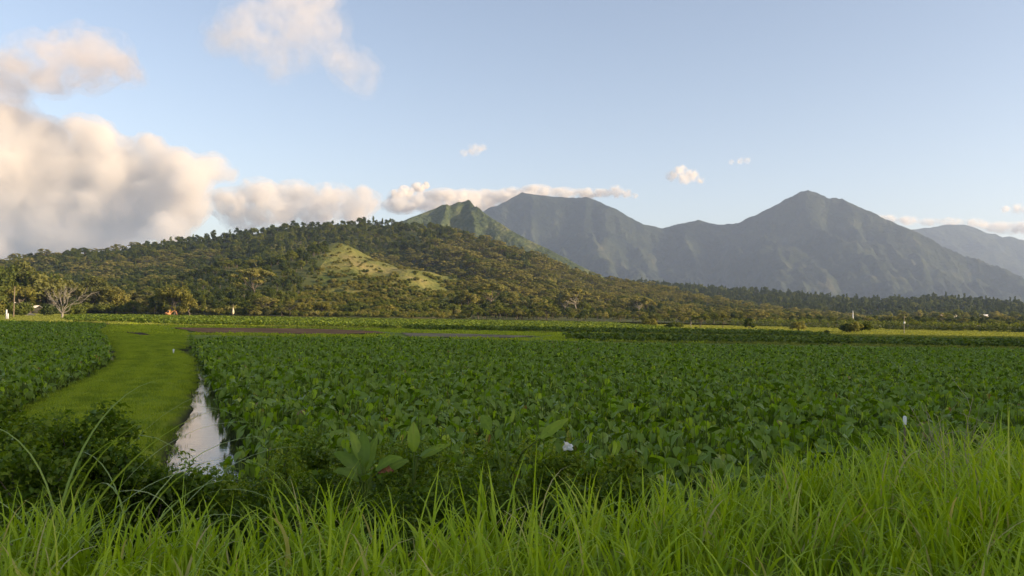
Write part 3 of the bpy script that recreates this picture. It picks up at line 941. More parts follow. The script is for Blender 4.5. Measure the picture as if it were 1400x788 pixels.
# shed
M_ROOF = simple('pale_tin_roof', (.62, .60, .55), .5, .12, 2)
M_SHEDW = simple('dark_boards', (.045, .042, .03), .8, .3, 3)
g = P(47, 428, 325); g[2] = .3
sh = tag(empty('shed', g, -.15), 'little dark shed with a pale tin roof among the left trees', 'shed')
link('wall', MB().box((0, 0, 1.3), (3.6, 3, 2.8)).mesh('wall', M_SHEDW, False), sh)
rf = MB()
for s_ in (-1, 1):
    rf.add([(-2.1, s_ * 2.0, 2.55), (2.1, s_ * 2.0, 2.55), (2.1, 0, 3.45), (-2.1, 0, 3.45), (-2.1, s_ * 2.0, 2.65), (2.1, s_ * 2.0, 2.65), (2.1, 0, 3.55), (-2.1, 0, 3.55)],
           [[0, 1, 2, 3], [4, 5, 6, 7], [0, 1, 5, 4], [1, 2, 6, 5], [3, 0, 4, 7]])
link('roof', rf.mesh('roof', M_ROOF, False), sh)
link('door', MB().box((-.6, -1.53, .95), (.9, .06, 1.9)).mesh('door', M_WOOD, False), sh)
# sand mound
ang = np.linspace(0, 6.283, 25)[:-1]; rings = np.linspace(0, 1, 9)
V = np.array([(2.3 * r_ * math.cos(a) * (1 + .12 * math.sin(3 * a)), 1.7 * r_ * math.sin(a), 1.15 * (1 - r_ ** 1.6) + .05 * math.sin(9 * r_ + 4 * a) - .15) for r_ in rings for a in ang])
Fq = [[i * 24 + j, i * 24 + (j + 1) % 24, (i + 1) * 24 + (j + 1) % 24, (i + 1) * 24 + j] for i in range(8) for j in range(24)]
sm = link('sand_mound', new_mesh('sand_mound', V, np.array(Fq), simple('sand', (.50, .38, .22), .9, .15, 4), np.full(len(V), .5)))
sm.location = G(41, 432.5, .35); tag(sm, 'pale sandy mound in front of the little shed', 'mound')
# orange digger
M_OR = simple('orange_paint', (.52, .25, .10), .5, .15, 3); M_BLK = simple('rubber', (.025, .025, .025), .8, .3, 6); M_GLS = simple('cab_glass', (.05, .07, .08), .1, .2, 2, .6)
g = P(231, 430, 312); g[2] = .45
ex = tag(empty('digger', g, .1), 'small orange digger with bent arm below the golden tree', 'digger')
for y_ in (-.75, .75):
    tk_ = MB()
    a_ = np.linspace(0, 2 * math.pi, 17)[:-1]
    out = np.array([(np.sign(math.cos(q_)) * .8 + .35 * math.cos(q_), .35 + .35 * math.sin(q_)) for q_ in a_])
    V = np.concatenate([np.stack([out[:, 0], np.full(16, y_ - .22), out[:, 1]], -1), np.stack([out[:, 0], np.full(16, y_ + .22), out[:, 1]], -1)])
    tk_.add(V, [[i, (i + 1) % 16, 16 + (i + 1) % 16, 16 + i] for i in range(16)])
    for sd in (0, 16):
        tk_.add(V, [[sd + i, sd + i + 1, sd + 14 - i, sd + 15 - i] for i in range(7)])
    link('track', tk_.mesh('track', M_BLK, False), ex)
link('body', MB().box((-.35, 0, 1.05), (1.9, 1.5, .65)).box((-.95, 0, 1.45), (.7, 1.4, .35)).mesh('body', M_OR, False), ex)
cb = link('cab', MB().box((.05, -.3, 1.85), (.9, .8, 1.0)).box((.05, -.3, 2.4), (1.0, .9, .09)).mesh('cab', M_OR, False), ex)
link('window', MB().box((.05, -.705, 1.95), (.66, .02, .6)).mesh('window', M_GLS, False), cb)
link('boom', MB().tube([(.5, .3, 1.2), (1.2, .3, 2.0), (2.0, .3, 2.25), (2.6, .3, 1.95)], [.2, .2, .17, .14], 6).mesh('boom', M_OR), ex)
link('stick', MB().tube([(2.55, .3, 2.05), (2.85, .3, 1.2), (2.95, .3, .7)], [.13, .11, .1], 6).mesh('stick', M_OR), ex)
link('bucket', MB().box((2.85, .3, .45), (.5, .6, .5)).box((2.62, .3, .25), (.25, .6, .1)).mesh('bucket', M_BLK, False), ex)
# pale wrapped post
g = P(318.5, 430, 326); g[2] = .4
wp = tag(empty('wrapped_post', g), 'thin post with a pale bundle tied round its middle', 'post')
link('shaft', MB().tube([(0, 0, -.2), (0, 0, 5.6)], [.09, .06], 6).mesh('shaft', M_WOOD), wp)
link('bundle', MB().tube([(0, 0, 1.3), (0, 0, 1.6), (.03, 0, 2.4), (0, 0, 3.3), (0, 0, 4.1)], [.18, .48, .5, .26, .08], 8).mesh('bundle', simple('pale_cloth', (.58, .50, .34), .9, .15, 4)), wp)
# white stake by the canal
g = G(237, 488, .25)
st = tag(empty('stake', g), 'short white stake on the grass bank by the ditch', 'stake')
link('shaft', MB().tube([(0, 0, -.2), (0, 0, .42)], .045, 8).mesh('shaft', M_WHITE), st)
link('cap', MB().tube([(0, 0, .42), (0, 0, .5), (.0, 0, .53)], [.065, .065, .03], 8).mesh('cap', M_WHITE), st)
# white mast and power pole on the right
g = P(1166, 446, 430); g[2] = .2
ma_ = tag(empty('mast', g), 'white tapering mast standing behind the hedge', 'mast')
link('shaft', MB().tube([(0, 0, 0), (0, 0, 4), (0, 0, 8.6)], [.5, .38, .12], 8).mesh('shaft', M_WHITE), ma_)
link('base', MB().box((0, 0, .4), (1.6, 1.6, .8)).mesh('base', M_WHITE, False), ma_)
g = G(1236, 458, .3)
pp = tag(empty('utility_pole', g), 'thin pale power pole with a lamp box before the hedge', 'pole')
link('shaft', MB().tube([(0, 0, -.3), (0, 0, 4.6)], [.11, .08], 8).mesh('shaft', M_PALEBARK), pp)
link('crossarm', MB().box((0, 0, 4.3), (1.0, .1, .12)).mesh('crossarm', M_WOOD, False), pp)
link('box', MB().box((0, -.16, 2.9), (.34, .22, .5)).mesh('box', M_WHITE, False), pp)
g = G(1024, 457, .3)
# houses
M_WALLP = simple('cream_wall', (.55, .50, .40), .8, .08, 1); M_ROOFB = simple('brown_roof', (.26, .20, .15), .8, .2, 1)


def house(px, py, dep, w_, label, roof, h=3.0, rz=0.0, zf=None):
    g = P(px, py, dep)
    if zf is not None: g[2] = zf(np.array([g[0]]), np.array([g[1]]))[0] - .3
    o = tag(empty('house', g, rz), label, 'house')
    d = w_ * .6
    link('wall', MB().box((0, 0, h / 2), (w_, d, h)).mesh('wall', M_WALLP, False), o)
    r_ = MB(); e = .6; rh = d * .32
    for s_ in (-1, 1):
        r_.add([(-w_ / 2 - e, s_ * (d / 2 + e), h - .25), (w_ / 2 + e, s_ * (d / 2 + e), h - .25), (w_ / 2 + e, 0, h + rh), (-w_ / 2 - e, 0, h + rh),
                (-w_ / 2 - e, s_ * (d / 2 + e), h - .05), (w_ / 2 + e, s_ * (d / 2 + e), h - .05), (w_ / 2 + e, 0, h + rh + .2), (-w_ / 2 - e, 0, h + rh + .2)],
               [[0, 1, 2, 3], [4, 5, 6, 7], [0, 1, 5, 4], [1, 2, 6, 5], [3, 0, 4, 7]])
    link('roof', r_.mesh('roof', roof, False), o)
    for k in (-1, 1):
        link('window', MB().box((k * w_ * .28, -d / 2 - .02, h * .55), (1.4, .06, 1.1)).mesh('window', M_GLS, False), o)
    link('door', MB().box((0, -d / 2 - .02, 1.05), (1.0, .06, 2.1)).mesh('door', M_WOOD, False), o)
    return o


house(1304, 435, 640, 6.5, 'cream house with a white roof on top of the low rise', M_ROOF, 3.4, .2, house_h)
house(1346, 437, 620, 5, 'small white-roofed house at the right end of the low rise', M_ROOF, 3.0, -.1, house_h)
house(1283, 438, 630, 6, 'brown-roofed house left of the white-roofed one on the rise', M_ROOFB, 2.8, .1, house_h)
g = P(1322, 446, 480); g[2] = .2
gh = tag(empty('long_shed', g), 'long low pale-roofed shed showing over the hedge', 'shed')
link('wall', MB().box((0, 0, 1.0), (14, 5, 2.0)).mesh('wall', M_WALLP, False), gh)
link('roof', MB().box((0, 0, 2.15), (15, 6, .25)).box((0, 0, 2.4), (14.6, 3, .22)).mesh('roof', M_ROOF, False), gh)

# ------------------------------------------------------------------ taro
HV = np.array([-.34, -.22, 0, .22, .45, .7, .88, 1.0])
HO = np.array([.17, .34, .43, .42, .34, .20, .09, .005]); HI = np.array([.10, .035, 0, 0, 0, 0, 0, 0])


def heart(mb, base, az, pitch, L, droop, fold, roll, tint, m=0):
    """arrow/heart leaf blade; az = heading of the tip, pitch = tip angle below horizontal"""
    for s in (-1, 1):
        k = len(HV); cols = 3
        U = HI[:, None] + (HO - HI)[:, None] * np.linspace(0, 1, cols)[None]
        x = HV[:, None] * np.ones(cols) * L; y = s * U * L
        z = -droop * L * (HV[:, None] ** 2) + fold * np.abs(U) * L * (1 - .5 * HV[:, None]) - .25 * L * U ** 2 * 2 + .02 * L * np.sin(9 * HV[:, None] + 3 * roll) * (U > .1)
        p = np.stack([x, y, z], -1).reshape(-1, 3)
        cr, sr = math.cos(roll), math.sin(roll)
        p = p @ np.array([[1, 0, 0], [0, cr, sr], [0, -sr, cr]])
        cp, sp_ = math.cos(pitch), math.sin(pitch)
        p = np.stack([p[:, 0] * cp + p[:, 2] * sp_, p[:, 1], -p[:, 0] * sp_ + p[:, 2] * cp], -1)
        ca, sa = math.cos(az), math.sin(az)
        p = np.stack([p[:, 0] * ca - p[:, 1] * sa, p[:, 0] * sa + p[:, 1] * ca, p[:, 2]], -1) + base
        f = grid_faces(k, cols)
        if s < 0: f = f[:, ::-1]
        mb.add(p, f, np.clip(tint + .06 * rng.normal(), 0, 1), m)


def taro_plant(nl=8, h=1.05):
    lv, stm = MB(), MB()
    for i in range(nl):
        az = i * 2.4 + rng.random() * .9
        q = rng.random()
        hh = h * (.42 + .62 * q); out = .10 + .32 * (1 - q) + .1 * rng.random()
        top = np.array([math.cos(az) * out, math.sin(az) * out, hh])
        t_ = np.linspace(0, 1, 4)[:, None]
        pts = np.array([math.cos(az) * .05, math.sin(az) * .05, -.25]) * (1 - t_) + top * t_
        pts[:, :2] *= (.35 + .65 * t_ ** 1.6)
        stm.tube(pts, np.linspace(.020, .008, 4), 4)
        L = .13 + .13 * rng.random() ** 1.5
        dead = rng.random() < .012
        heart(lv, top, az + rng.normal() * .9, rng.choice([-.9, .2, .5, .8, 1.1, 1.3]) + .4 * rng.normal(), L, .15 + .3 * rng.random(), .25 + .35 * rng.random(), rng.normal() * .6, 1.0 if dead else (.84 if rng.random() < .07 else np.clip(rng.normal(.42, .25), 0, .82)))
    if rng.random() < .5:      # a rolled new leaf
        stm.tube([(0, 0, -.2), (.02, .02, h * .8), (.03, .03, h * 1.12)], [.012, .014, .002], 4)
    return lv.mesh('leaves', M_TARO), stm.mesh('stems', M_STEM)


TARO = [taro_plant(15 + i % 4, .95 + .05 * (i % 5)) for i in range(12)]
TAROM = [merged('taro', t_) for t_ in TARO]
field_r = [np.array(c) + [.12, 0] for c in canal_r] + [FAR1[0] + [.6, 0]] + FAR1[1:] + [np.array([140., FAR1[-1][1] + 10]), np.array([140., 10.2]), np.array([9., 10.2]), np.array([2.0, 11.3]), np.array([canal_r[0][0] + .6, 12.6])]
field_l = [np.array(c) - [.3, 0] for c in left_edge] + [left_far[0] + [0, -2], left_far[1] + [0, -2], np.array([-120., 14.])]


def plants(poly, st, x0, x1, y0, y1):
    X, Y = np.meshgrid(np.arange(x0, x1, st), np.arange(y0, y1, st))
    X = X + (np.arange(X.shape[0]) % 2)[:, None] * st * .5
    X = (X + (rng.random(X.shape) - .5) * st * .7).ravel(); Y = (Y + (rng.random(Y.shape) - .5) * st * .7).ravel()
    k = pip(poly, X, Y)
    pt = np.stack([X[k], Y[k], np.full(k.sum(), -.18)], -1)
    ok, px, py = in_view(pt, 520)
    return pt[ok]


tp = np.concatenate([plants(field_r, .5, -40, 80, 9, 46), plants(field_l, .5, -60, -5, 10, 46)])
tf = np.concatenate([plants(field_r, .62, -60, 130, 46, 125), plants(field_l, .62, -120, -5, 46, 135)])
tp = np.concatenate([tp, tf])
dist = np.hypot(tp[:, 0], tp[:, 1])
ok, px, py = in_view(tp + [0, 0, .8], 0)
order = np.argsort(np.where(ok, dist, 1e6))
near, rest = tp[order[:300]], tp[order[300:]]
for i, c in enumerate(near):
    lv, stm = TARO[i % 12]
    o = empty('taro_plant', c, random.random() * 6.28, .9 + .3 * random.random())
    tag(o, 'leafy green taro plant in the nearest rows of the flooded field', 'taro plant', 'taro plants in the nearest rows')
    link('leaves', lv, o); link('stems', stm, o)
n = len(rest)
scatter('taro_crop', rest, rng.random(n) * 6.28, (.85 + .3 * rng.random(n)) * (1 + .25 * fbm(rest[:, 0] / 4, rest[:, 1] / 4, 5)), rng.integers(0, 12, n), TAROM, 'dense taro crop filling the flooded fields beyond the nearest rows', 'taro crop')

# far fields: patches of young taro
patch = []
for q_ in range(4):
    mb = MB(); nl = 60
    C = np.stack([rng.uniform(-1.3, 1.3, nl), rng.uniform(-1.3, 1.3, nl), rng.uniform(.15, .75, nl)], -1)
    cards(mb, C, rnd_dir(nl) * .6 + [0, 0, .7], .42 + .2 * rng.random(nl), .7)
    patch.append(mb.mesh('crop_patch', M_TAROFAR))
X, Y = np.meshgrid(np.arange(-190, 260, 2.0), np.arange(92, 470, 2.6))
X = (X + rng.uniform(-.7, .7, X.shape)).ravel(); Y = (Y + rng.uniform(-.9, .9, Y.shape)).ravel()
ok_ = ~pip(basin_right, X, Y) & ~pip(basin_left, X, Y) & ~pip(pond_a, X, Y) & ~pip(pond_b, X, Y)
pd = np.minimum(seg_dist(pond_a, X, Y), seg_dist(pond_b, X, Y))
band = ((Y > 160) & (X < 40) & (Y < 325 + X * .25) & (np.abs(((Y + .12 * X) % 46) - 23) > 2.2)) | ((X > 8) & (Y < 114 + .17 * X) & (Y > 104 + .02 * X)) | ((Y > 150) & (Y < 185) & (X < 60) & (X > -20))
band &= ~((X < -.545 * Y) & (Y > 165))
k = ok_ & band & (pd > 3.5) & (seg_dist(W0([(150, 442), (250, 452)], .3), X, Y, False) > 6)
pt = np.stack([X[k], Y[k], np.full(k.sum(), .35)], -1)
ok, px, py = in_view(pt, 420); pt = pt[ok]; n = len(pt)
scatter('far_crop', pt, rng.random(n) * 6.28, .85 + .4 * rng.random(n), rng.integers(0, 4, n), patch, 'pale green strips of crop on the far fields', 'crop')
# meadow tufts on the remaining far ground
k = ok_ & ~band & (pd > 3) & (Y > 100) & (rng.random(len(X)) < .8)
pt = np.stack([X[k], Y[k], np.full(k.sum(), .3)], -1); ok, px, py = in_view(pt, 420); pt = pt[ok]; n = len(pt)
tuft = []
for q_ in range(6):
    mb = MB(); nl = 70
    C = np.stack([rng.uniform(-1.3, 1.3, nl), rng.uniform(-1.5, 1.5, nl), rng.uniform(.0, .22, nl)], -1)
    N = rnd_dir(nl); N[:, 2] *= .3
    cards(mb, C, N, .35 + .2 * rng.random(nl), .35, .3 + .7 * rng.random(nl))
    tuft.append(mb.mesh('meadow_tuft', M_MEADOW if q_ < 3 else M_LAWN))  # tuft colour lifted to offset shade on near banks, toned down in sun
scatter('meadow_grass', pt, rng.random(n) * 6.28, .8 + .5 * rng.random(n), rng.integers(0, 3, n) + 3 * ((pt[:, 0] + rng.normal(size=n) * 6 < 18) & (pt[:, 1] + rng.normal(size=n) * 8 < 150)), tuft, 'short yellow-green grass of the far meadow and banks', 'grass')

# short grass on the path
def ribbons(base, az, L, wid, lean, curl, nseg=5, tint=None, mb=None, tipw=.08, roll=None, pw=1.7):
    """grass blades: base (n,3); arrays az, L, wid, lean (rad from vertical), curl (extra rad at tip)"""
    n = len(base); t = np.linspace(0, 1, nseg + 1)
    ang = lean[:, None] + curl[:, None] * t[None] ** (np.ones(n) * pw)[:, None]
    ds = L[:, None] / nseg
    sx = np.sin(ang) * ds; sz = np.cos(ang) * ds
    x = np.concatenate([np.zeros((n, 1)), np.cumsum(sx[:, :-1] * .5 + sx[:, 1:] * .5, 1)], 1)
    z = np.concatenate([np.zeros((n, 1)), np.cumsum(sz[:, :-1] * .5 + sz[:, 1:] * .5, 1)], 1)
    ca, sa = np.cos(az)[:, None], np.sin(az)[:, None]
    C = np.stack([base[:, :1] + x * ca, base[:, 1:2] + x * sa, base[:, 2:3] + z], -1)
    rl = rng.uniform(-1, 1, n) if roll is None else roll
    side = np.stack([-np.sin(az + rl), np.cos(az + rl), 0 * az], -1)[:, None]
    wp_ = (np.minimum(1, .45 + 2.2 * t) * (1 - t ** 2.4) + tipw * .2)[None, :, None] * (wid * .5)[:, None, None]
    V = np.stack([C - side * wp_, C + side * wp_], 2).reshape(-1, 3)
    s_ = np.arange(nseg)[None] * 2 + (np.arange(n) * (nseg + 1) * 2)[:, None]
    Fq = np.stack([s_, s_ + 1, s_ + 3, s_ + 2], -1).reshape(-1, 4)
    tt = rng.random(n) if tint is None else tint
    tv = np.clip(tt[:, None] * np.ones(nseg + 1)[None] + (t[None] - .5) * .16, 0, 1)
    mb.add(V, Fq, np.repeat(tv, 2, axis=1).ravel())


lawn = []
for q_ in range(8):
    mb = MB(); nl = 150
    ribbons(np.stack([rng.uniform(-.3, .3, nl), rng.uniform(-.3, .3, nl), np.full(nl, -.03)], -1), rng.random(nl) * 6.28, .07 + .07 * rng.random(nl), .007 + .006 * rng.random(nl), rng.random(nl) * .6, rng.random(nl) * .9, 2, None, mb)
    lawn.append(mb.mesh('lawn_tuft', M_LAWN if q_ < 4 else M_LAWN2))
X, Y = np.meshgrid(np.arange(-52, 2, .42), np.arange(9.5, 128, .42)); X = (X + rng.uniform(-.2, .2, X.shape)).ravel(); Y = (Y + rng.uniform(-.2, .2, Y.shape)).ravel()
k = pip(path_poly, X, Y); X, Y = X[k], Y[k]; Z = ground_h(X, Y); k = Z > .2
pt = np.stack([X[k], Y[k], Z[k]], -1); n = len(pt)
scatter('short_grass', pt, rng.random(n) * 6.28, (.8 + .5 * rng.random(n)) * (1 + 1.2 * sstep(.3, .1, pt[:, 2])), rng.integers(0, 4, n) + 4 * ((.55 * np.sin(seg_dist(path_r, pt[:, 0], pt[:, 1], False) * 4.4) + 2.2 * fbm(pt[:, 0] / 1.6, pt[:, 1] / 3.5, 61, 4) + .5 * rng.normal(size=n)) > .35), lawn, 'short mown grass on the winding field path', 'grass')

# ------------------------------------------------------------------ roadside grass
def gbase(x, y):
    return np.stack([x, y, ground_h(x, y) - .03], -1)


mb = MB()
nt_ = 5600
tx = rng.uniform(-10.5, 11.5, nt_); ty = 1.6 + (rng.random(nt_) ** .85) * 7.2
e = emb_edge(tx) + .45 + .5 * sstep(0, 4, tx) + .9 * fbm(tx * .7, ty * .3, 55)
k = (ty < e); tx, ty = tx[k], ty[k]
nb = 9
n = len(tx) * nb
bx = np.repeat(tx, nb) + rng.normal(size=n) * .06; by = np.repeat(ty, nb) + rng.normal(size=n) * .06
taz = np.repeat(rng.random(len(tx)) * 6.28, nb)
az = taz + rng.normal(size=n) * 1.1
hgtf = np.repeat(.75 + .5 * vnoise(tx * .9, ty * .9, 77), nb) * (1 + .28 * sstep(1.0, 4, bx))
L = (.28 + .48 * rng.random(n)) * hgtf
tin = np.clip(np.repeat(rng.normal(.5, .12, len(tx)), nb) + rng.normal(size=n) * .12, .05, .92)
tin = np.where(rng.random(n) < .035, 1.0, tin)
ribbons(gbase(bx, by), az, L, (.011 + .016 * rng.random(n)), .05 + .6 * rng.random(n) ** 1.3, .3 + 2.3 * rng.random(n) ** 1.2, 8, tin, mb, pw=1.3 + 3.2 * rng.random(n) ** 2)
# taller stray blades
n = 170
bx = rng.uniform(-6, 8, n); by = 3.2 + rng.random(n) * (emb_edge(bx) - 2.2)
ribbons(gbase(bx, by), rng.random(n) * 6.28, (.55 + .45 * rng.random(n)), .010 + .008 * rng.random(n), .05 + .3 * rng.random(n), .2 + 1.6 * rng.random(n) ** 2, 8, np.clip(rng.normal(.6, .12, n), 0, .95), mb)
tag(link('roadside_grass', mb.mesh('roadside_grass', M_GRASS)), 'tall bright green grass along the roadside in the foreground', 'grass', kind='stuff')


# arching cane-grass clumps at the left, each blade shaped
def cane(name, x, y, blades, label, wid=.026):
    mb = MB()
    for (az, L, ln, cu) in blades:
        ribbons(np.array([[0, 0, 0.]]) + rng.normal(size=(1, 3)) * [.05, .05, 0], np.array([az]), np.array([L * 1.32]), np.array([wid * (.8 + .4 * rng.random())]), np.array([ln]), np.array([cu]), 14, np.array([.35 + .5 * rng.random()]), mb, roll=np.array([.5 * rng.normal()]))
    o = link(name, mb.mesh(name, M_CANE)); o.location = (x, y, float(ground_h(np.array([x]), np.array([y]))[0]) - .05)
    return tag(o, label, 'grass clump')


gA = P(80, 640, 6.1)
cane('cane_grass', gA[0], 6.1, [(0.1, 1.9, .25, 1.7), (.2, 1.75, .1, 2.3), (-.3, 1.6, .05, 2.6), (2.9, 1.5, .05, 2.4), (.4, 1.55, .35, 1.6), (-.8, 1.3, .3, 2.2), (.0, 1.35, .6, 1.2), (3.3, 1.1, .3, 2.3), (-.2, 1.7, .5, 1.0), (1.2, 1.5, .1, 1.5), (-.1, 1.2, .2, 2.9)],
     'arching long-bladed grass clump over the dark bushes at the left')
gB = P(172, 650, 6.3)
cane('cane_grass', gB[0], 6.3, [(.1, 1.6, .3, 1.9), (.3, 1.5, .45, 1.6), (-.2, 1.35, .5, 1.9), (-.4, 1.2, .7, 1.4), (2.6, 1.3, .1, 2.5), (.0, 1.5, .2, 2.6), (.6, 1.1, .3, 2.2), (-1.2, 1.0, .4, 2.2)],
     'arching grass clump leaning toward the water, right of the larger clump', .02)

# ------------------------------------------------------------------ foreground shrubs
def fshrub(x, y, ztop, w_, label, nleaf=9500, ls=.055, tb=.35, group=None, name='bush'):
    z0 = float(ground_h(np.array([x]), np.array([y]))[0]); h = ztop - z0
    lv, stm = MB(), MB()
    nc = 46; cen = []
    for i in range(nc):
        a = rng.random() * 6.28; q = math.sqrt(rng.random())
        zz = h * (.15 + .78 * (1 - .55 * q * q) * rng.random() ** .4)
        cen.append(np.array([math.cos(a) * q * w_ * .5, math.sin(a) * q * w_ * .42, zz]))
    for c in cen[::2]:
        limb(stm, (rng.normal() * .1, rng.normal() * .1, -.1), c, .012, .004, 4, .05)
    per = nleaf // nc
    for c in cen:
        r = w_ * (.11 + .06 * rng.random())
        d = rnd_dir(per); C = c + d * (r * rng.random(per) ** .45)[:, None] * [1, 1, .8]
        N = d * .6 + rng.normal(size=(per, 3)) * .5 + [0, 0, .55]
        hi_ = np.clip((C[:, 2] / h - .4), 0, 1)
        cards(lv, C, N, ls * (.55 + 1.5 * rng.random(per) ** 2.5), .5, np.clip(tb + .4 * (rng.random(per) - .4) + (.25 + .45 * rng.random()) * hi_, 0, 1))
        # upright sprigs on the top
        if rng.random() < .3:
            ns = 26; tt = rng.random(ns)
            dv = np.array([rng.normal() * .3, rng.normal() * .3, 1.]); Ls = .15 + .2 * rng.random()
            C = c + dv * (tt * Ls + r * .5)[:, None] + rng.normal(size=(ns, 3)) * .025
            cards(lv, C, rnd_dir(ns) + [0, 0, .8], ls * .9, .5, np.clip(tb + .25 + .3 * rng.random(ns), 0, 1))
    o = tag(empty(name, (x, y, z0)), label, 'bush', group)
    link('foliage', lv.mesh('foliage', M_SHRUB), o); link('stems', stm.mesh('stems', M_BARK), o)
    return o


def fs(px, py, dep, wpx, label, **k):
    t_ = P(px, py - 18, dep)
    return fshrub(t_[0], t_[1], t_[2], 1.5 * wpx * dep / F, label, **k)


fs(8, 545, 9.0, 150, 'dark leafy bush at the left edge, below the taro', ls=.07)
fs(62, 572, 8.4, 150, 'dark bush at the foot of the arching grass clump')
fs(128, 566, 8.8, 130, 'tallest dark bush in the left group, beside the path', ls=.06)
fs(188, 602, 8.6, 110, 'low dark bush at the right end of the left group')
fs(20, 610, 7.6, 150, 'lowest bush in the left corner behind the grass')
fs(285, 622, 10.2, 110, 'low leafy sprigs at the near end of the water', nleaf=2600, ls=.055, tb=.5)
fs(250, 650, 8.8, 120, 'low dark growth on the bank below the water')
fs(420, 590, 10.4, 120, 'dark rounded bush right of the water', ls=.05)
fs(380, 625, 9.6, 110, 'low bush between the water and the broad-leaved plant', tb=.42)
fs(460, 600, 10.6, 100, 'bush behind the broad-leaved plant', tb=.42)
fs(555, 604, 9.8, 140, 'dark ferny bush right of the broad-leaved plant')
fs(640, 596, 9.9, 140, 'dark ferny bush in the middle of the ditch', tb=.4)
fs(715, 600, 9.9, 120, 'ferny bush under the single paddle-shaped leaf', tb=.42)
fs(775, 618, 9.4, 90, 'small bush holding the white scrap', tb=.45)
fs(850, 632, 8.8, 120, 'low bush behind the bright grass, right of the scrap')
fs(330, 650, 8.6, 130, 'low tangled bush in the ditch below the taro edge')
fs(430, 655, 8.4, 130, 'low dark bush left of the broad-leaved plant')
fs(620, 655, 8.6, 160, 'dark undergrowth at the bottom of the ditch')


# ------------------------------------------------------------------ broad-leaved plants
def oblong(mb, base, az, el, L, wd, curl, tint, m=0, wav=.03, roll=None):
    """paddle leaf from base, heading az, elevation el, curling down by curl"""
    k, cols = 12, 7
    t = np.linspace(0, 1, k); ang = el - curl * t ** 1.5
    x = np.concatenate([[0], np.cumsum(np.cos(ang[1:]) * L / (k - 1))]); z = np.concatenate([[0], np.cumsum(np.sin(ang[1:]) * L / (k - 1))])
    ww = wd * .5 * (np.sin(np.pi * np.clip(t * .93 + .05, 0, 1)) ** .75) * (1 - .25 * t)
    u = np.linspace(-1, 1, cols)
    Y = ww[:, None] * u[None]
    nz_ = np.stack([-np.sin(ang), np.cos(ang)], -1)
    lift = .22 * np.abs(Y) + 1.6 * wav * np.sin(t[:, None] * 19 + 2 * u[None]) * np.abs(u[None]) ** 1.5 * wd + .035 * wd * np.cos(u[None] * 3.1 * 5)
    if roll is None: roll = .75 * (1 if math.cos(az) > 0 else -1) * min(1, abs(math.cos(az)) + .2)
    Y, lift = Y * math.cos(roll) - lift * math.sin(roll), Y * math.sin(roll) + lift * math.cos(roll)
    Xg = x[:, None] + nz_[:, :1] * lift; Zg = z[:, None] + nz_[:, 1:] * lift
    ca, sa = math.cos(az), math.sin(az)
    V = np.stack([base[0] + Xg * ca - Y * sa, base[1] + Xg * sa + Y * ca, base[2] + Zg], -1).reshape(-1, 3)
    mb.add(V, grid_faces(k, cols), np.clip(tint + .10 * (np.abs(u[None]) < .1) - .12 * rng.random((k, cols)) * np.ones((k, 1)) + .12 * (t[:, None] - .5), 0, .93).ravel(), m)


def broad_plant(px, py, dep, leaves, label, wilt=(), sc=1.0):
    b0 = P(px, py, dep); o = tag(empty('broad_leaved_plant', b0, 0, sc), label, 'plant')
    st_ = MB()
    for (az, el, stalk, L, wd, curl, tint) in leaves:
        tip = np.array([math.cos(az) * math.cos(el), math.sin(az) * math.cos(el), math.sin(el)]) * stalk
        st_.tube([(0, 0, -.25), tip * .5 + [0, 0, .02], tip], [.016, .012, .009], 6)
        mb = MB(); oblong(mb, tip, az, el, L, wd, curl, tint)
        link('leaf', mb.mesh('leaf', M_BROAD), o)
    for (az, el, stalk, L, wd, curl) in wilt:
        tip = np.array([math.cos(az) * math.cos(el), math.sin(az) * math.cos(el), math.sin(el)]) * stalk
        st_.tube([(0, 0, -.25), tip * .5, tip], [.012, .01, .007], 6)
        mb = MB(); oblong(mb, tip, az, el, L, wd, curl, .5, wav=.12)
        lf = link('leaf', mb.mesh('leaf', M_DRY), o); lf['label'] = 'wilted brown leaf'
    link('stem', st_.mesh('stem', M_STEM), o)
    return o


PI = math.pi
broad_plant(498, 665, 8.6, [(2.3, 1.25, .15, .55, .22, .5, .55), (1.9, 1.45, .25, .5, .2, .7, .5), (2.9, 1.0, .2, .45, .2, .9, .45), (.5, .6, .2, .5, .2, .5, .5), (.2, .9, .25, .4, .17, 1.0, .6), (3.6, .8, .1, .4, .18, .9, .4), (-1.2, .9, .1, .35, .18, 1.0, .5), (1.2, 1.3, .2, .5, .16, .6, .55), (2.6, 1.3, .35, .42, .14, .4, .75)],
            'clump of large crumpled leaves, some wilted brown, above the foreground grass', [(.15, .75, .25, .22, .12, 1.5), (2.6, .9, .32, .2, .13, 1.9)], .8)
broad_plant(566, 632, 9.4, [(1.9, 1.45, .12, .34, .17, .15, .78), (.15, .55, .1, .36, .13, .25, .74), (-.4, .75, .1, .2, .08, .6, .6)],
            'young plant with two bright pointed leaves right of the crumpled clump')
broad_plant(690, 640, 9.2, [(.25, .66, .53, .40, .15, .15, .76), (2.2, .9, .5, .24, .15, .5, .6), (.9, 1.35, .52, .16, .05, .1, .8)],
            'single long-stalked paddle-shaped bright leaf standing over the bushes')

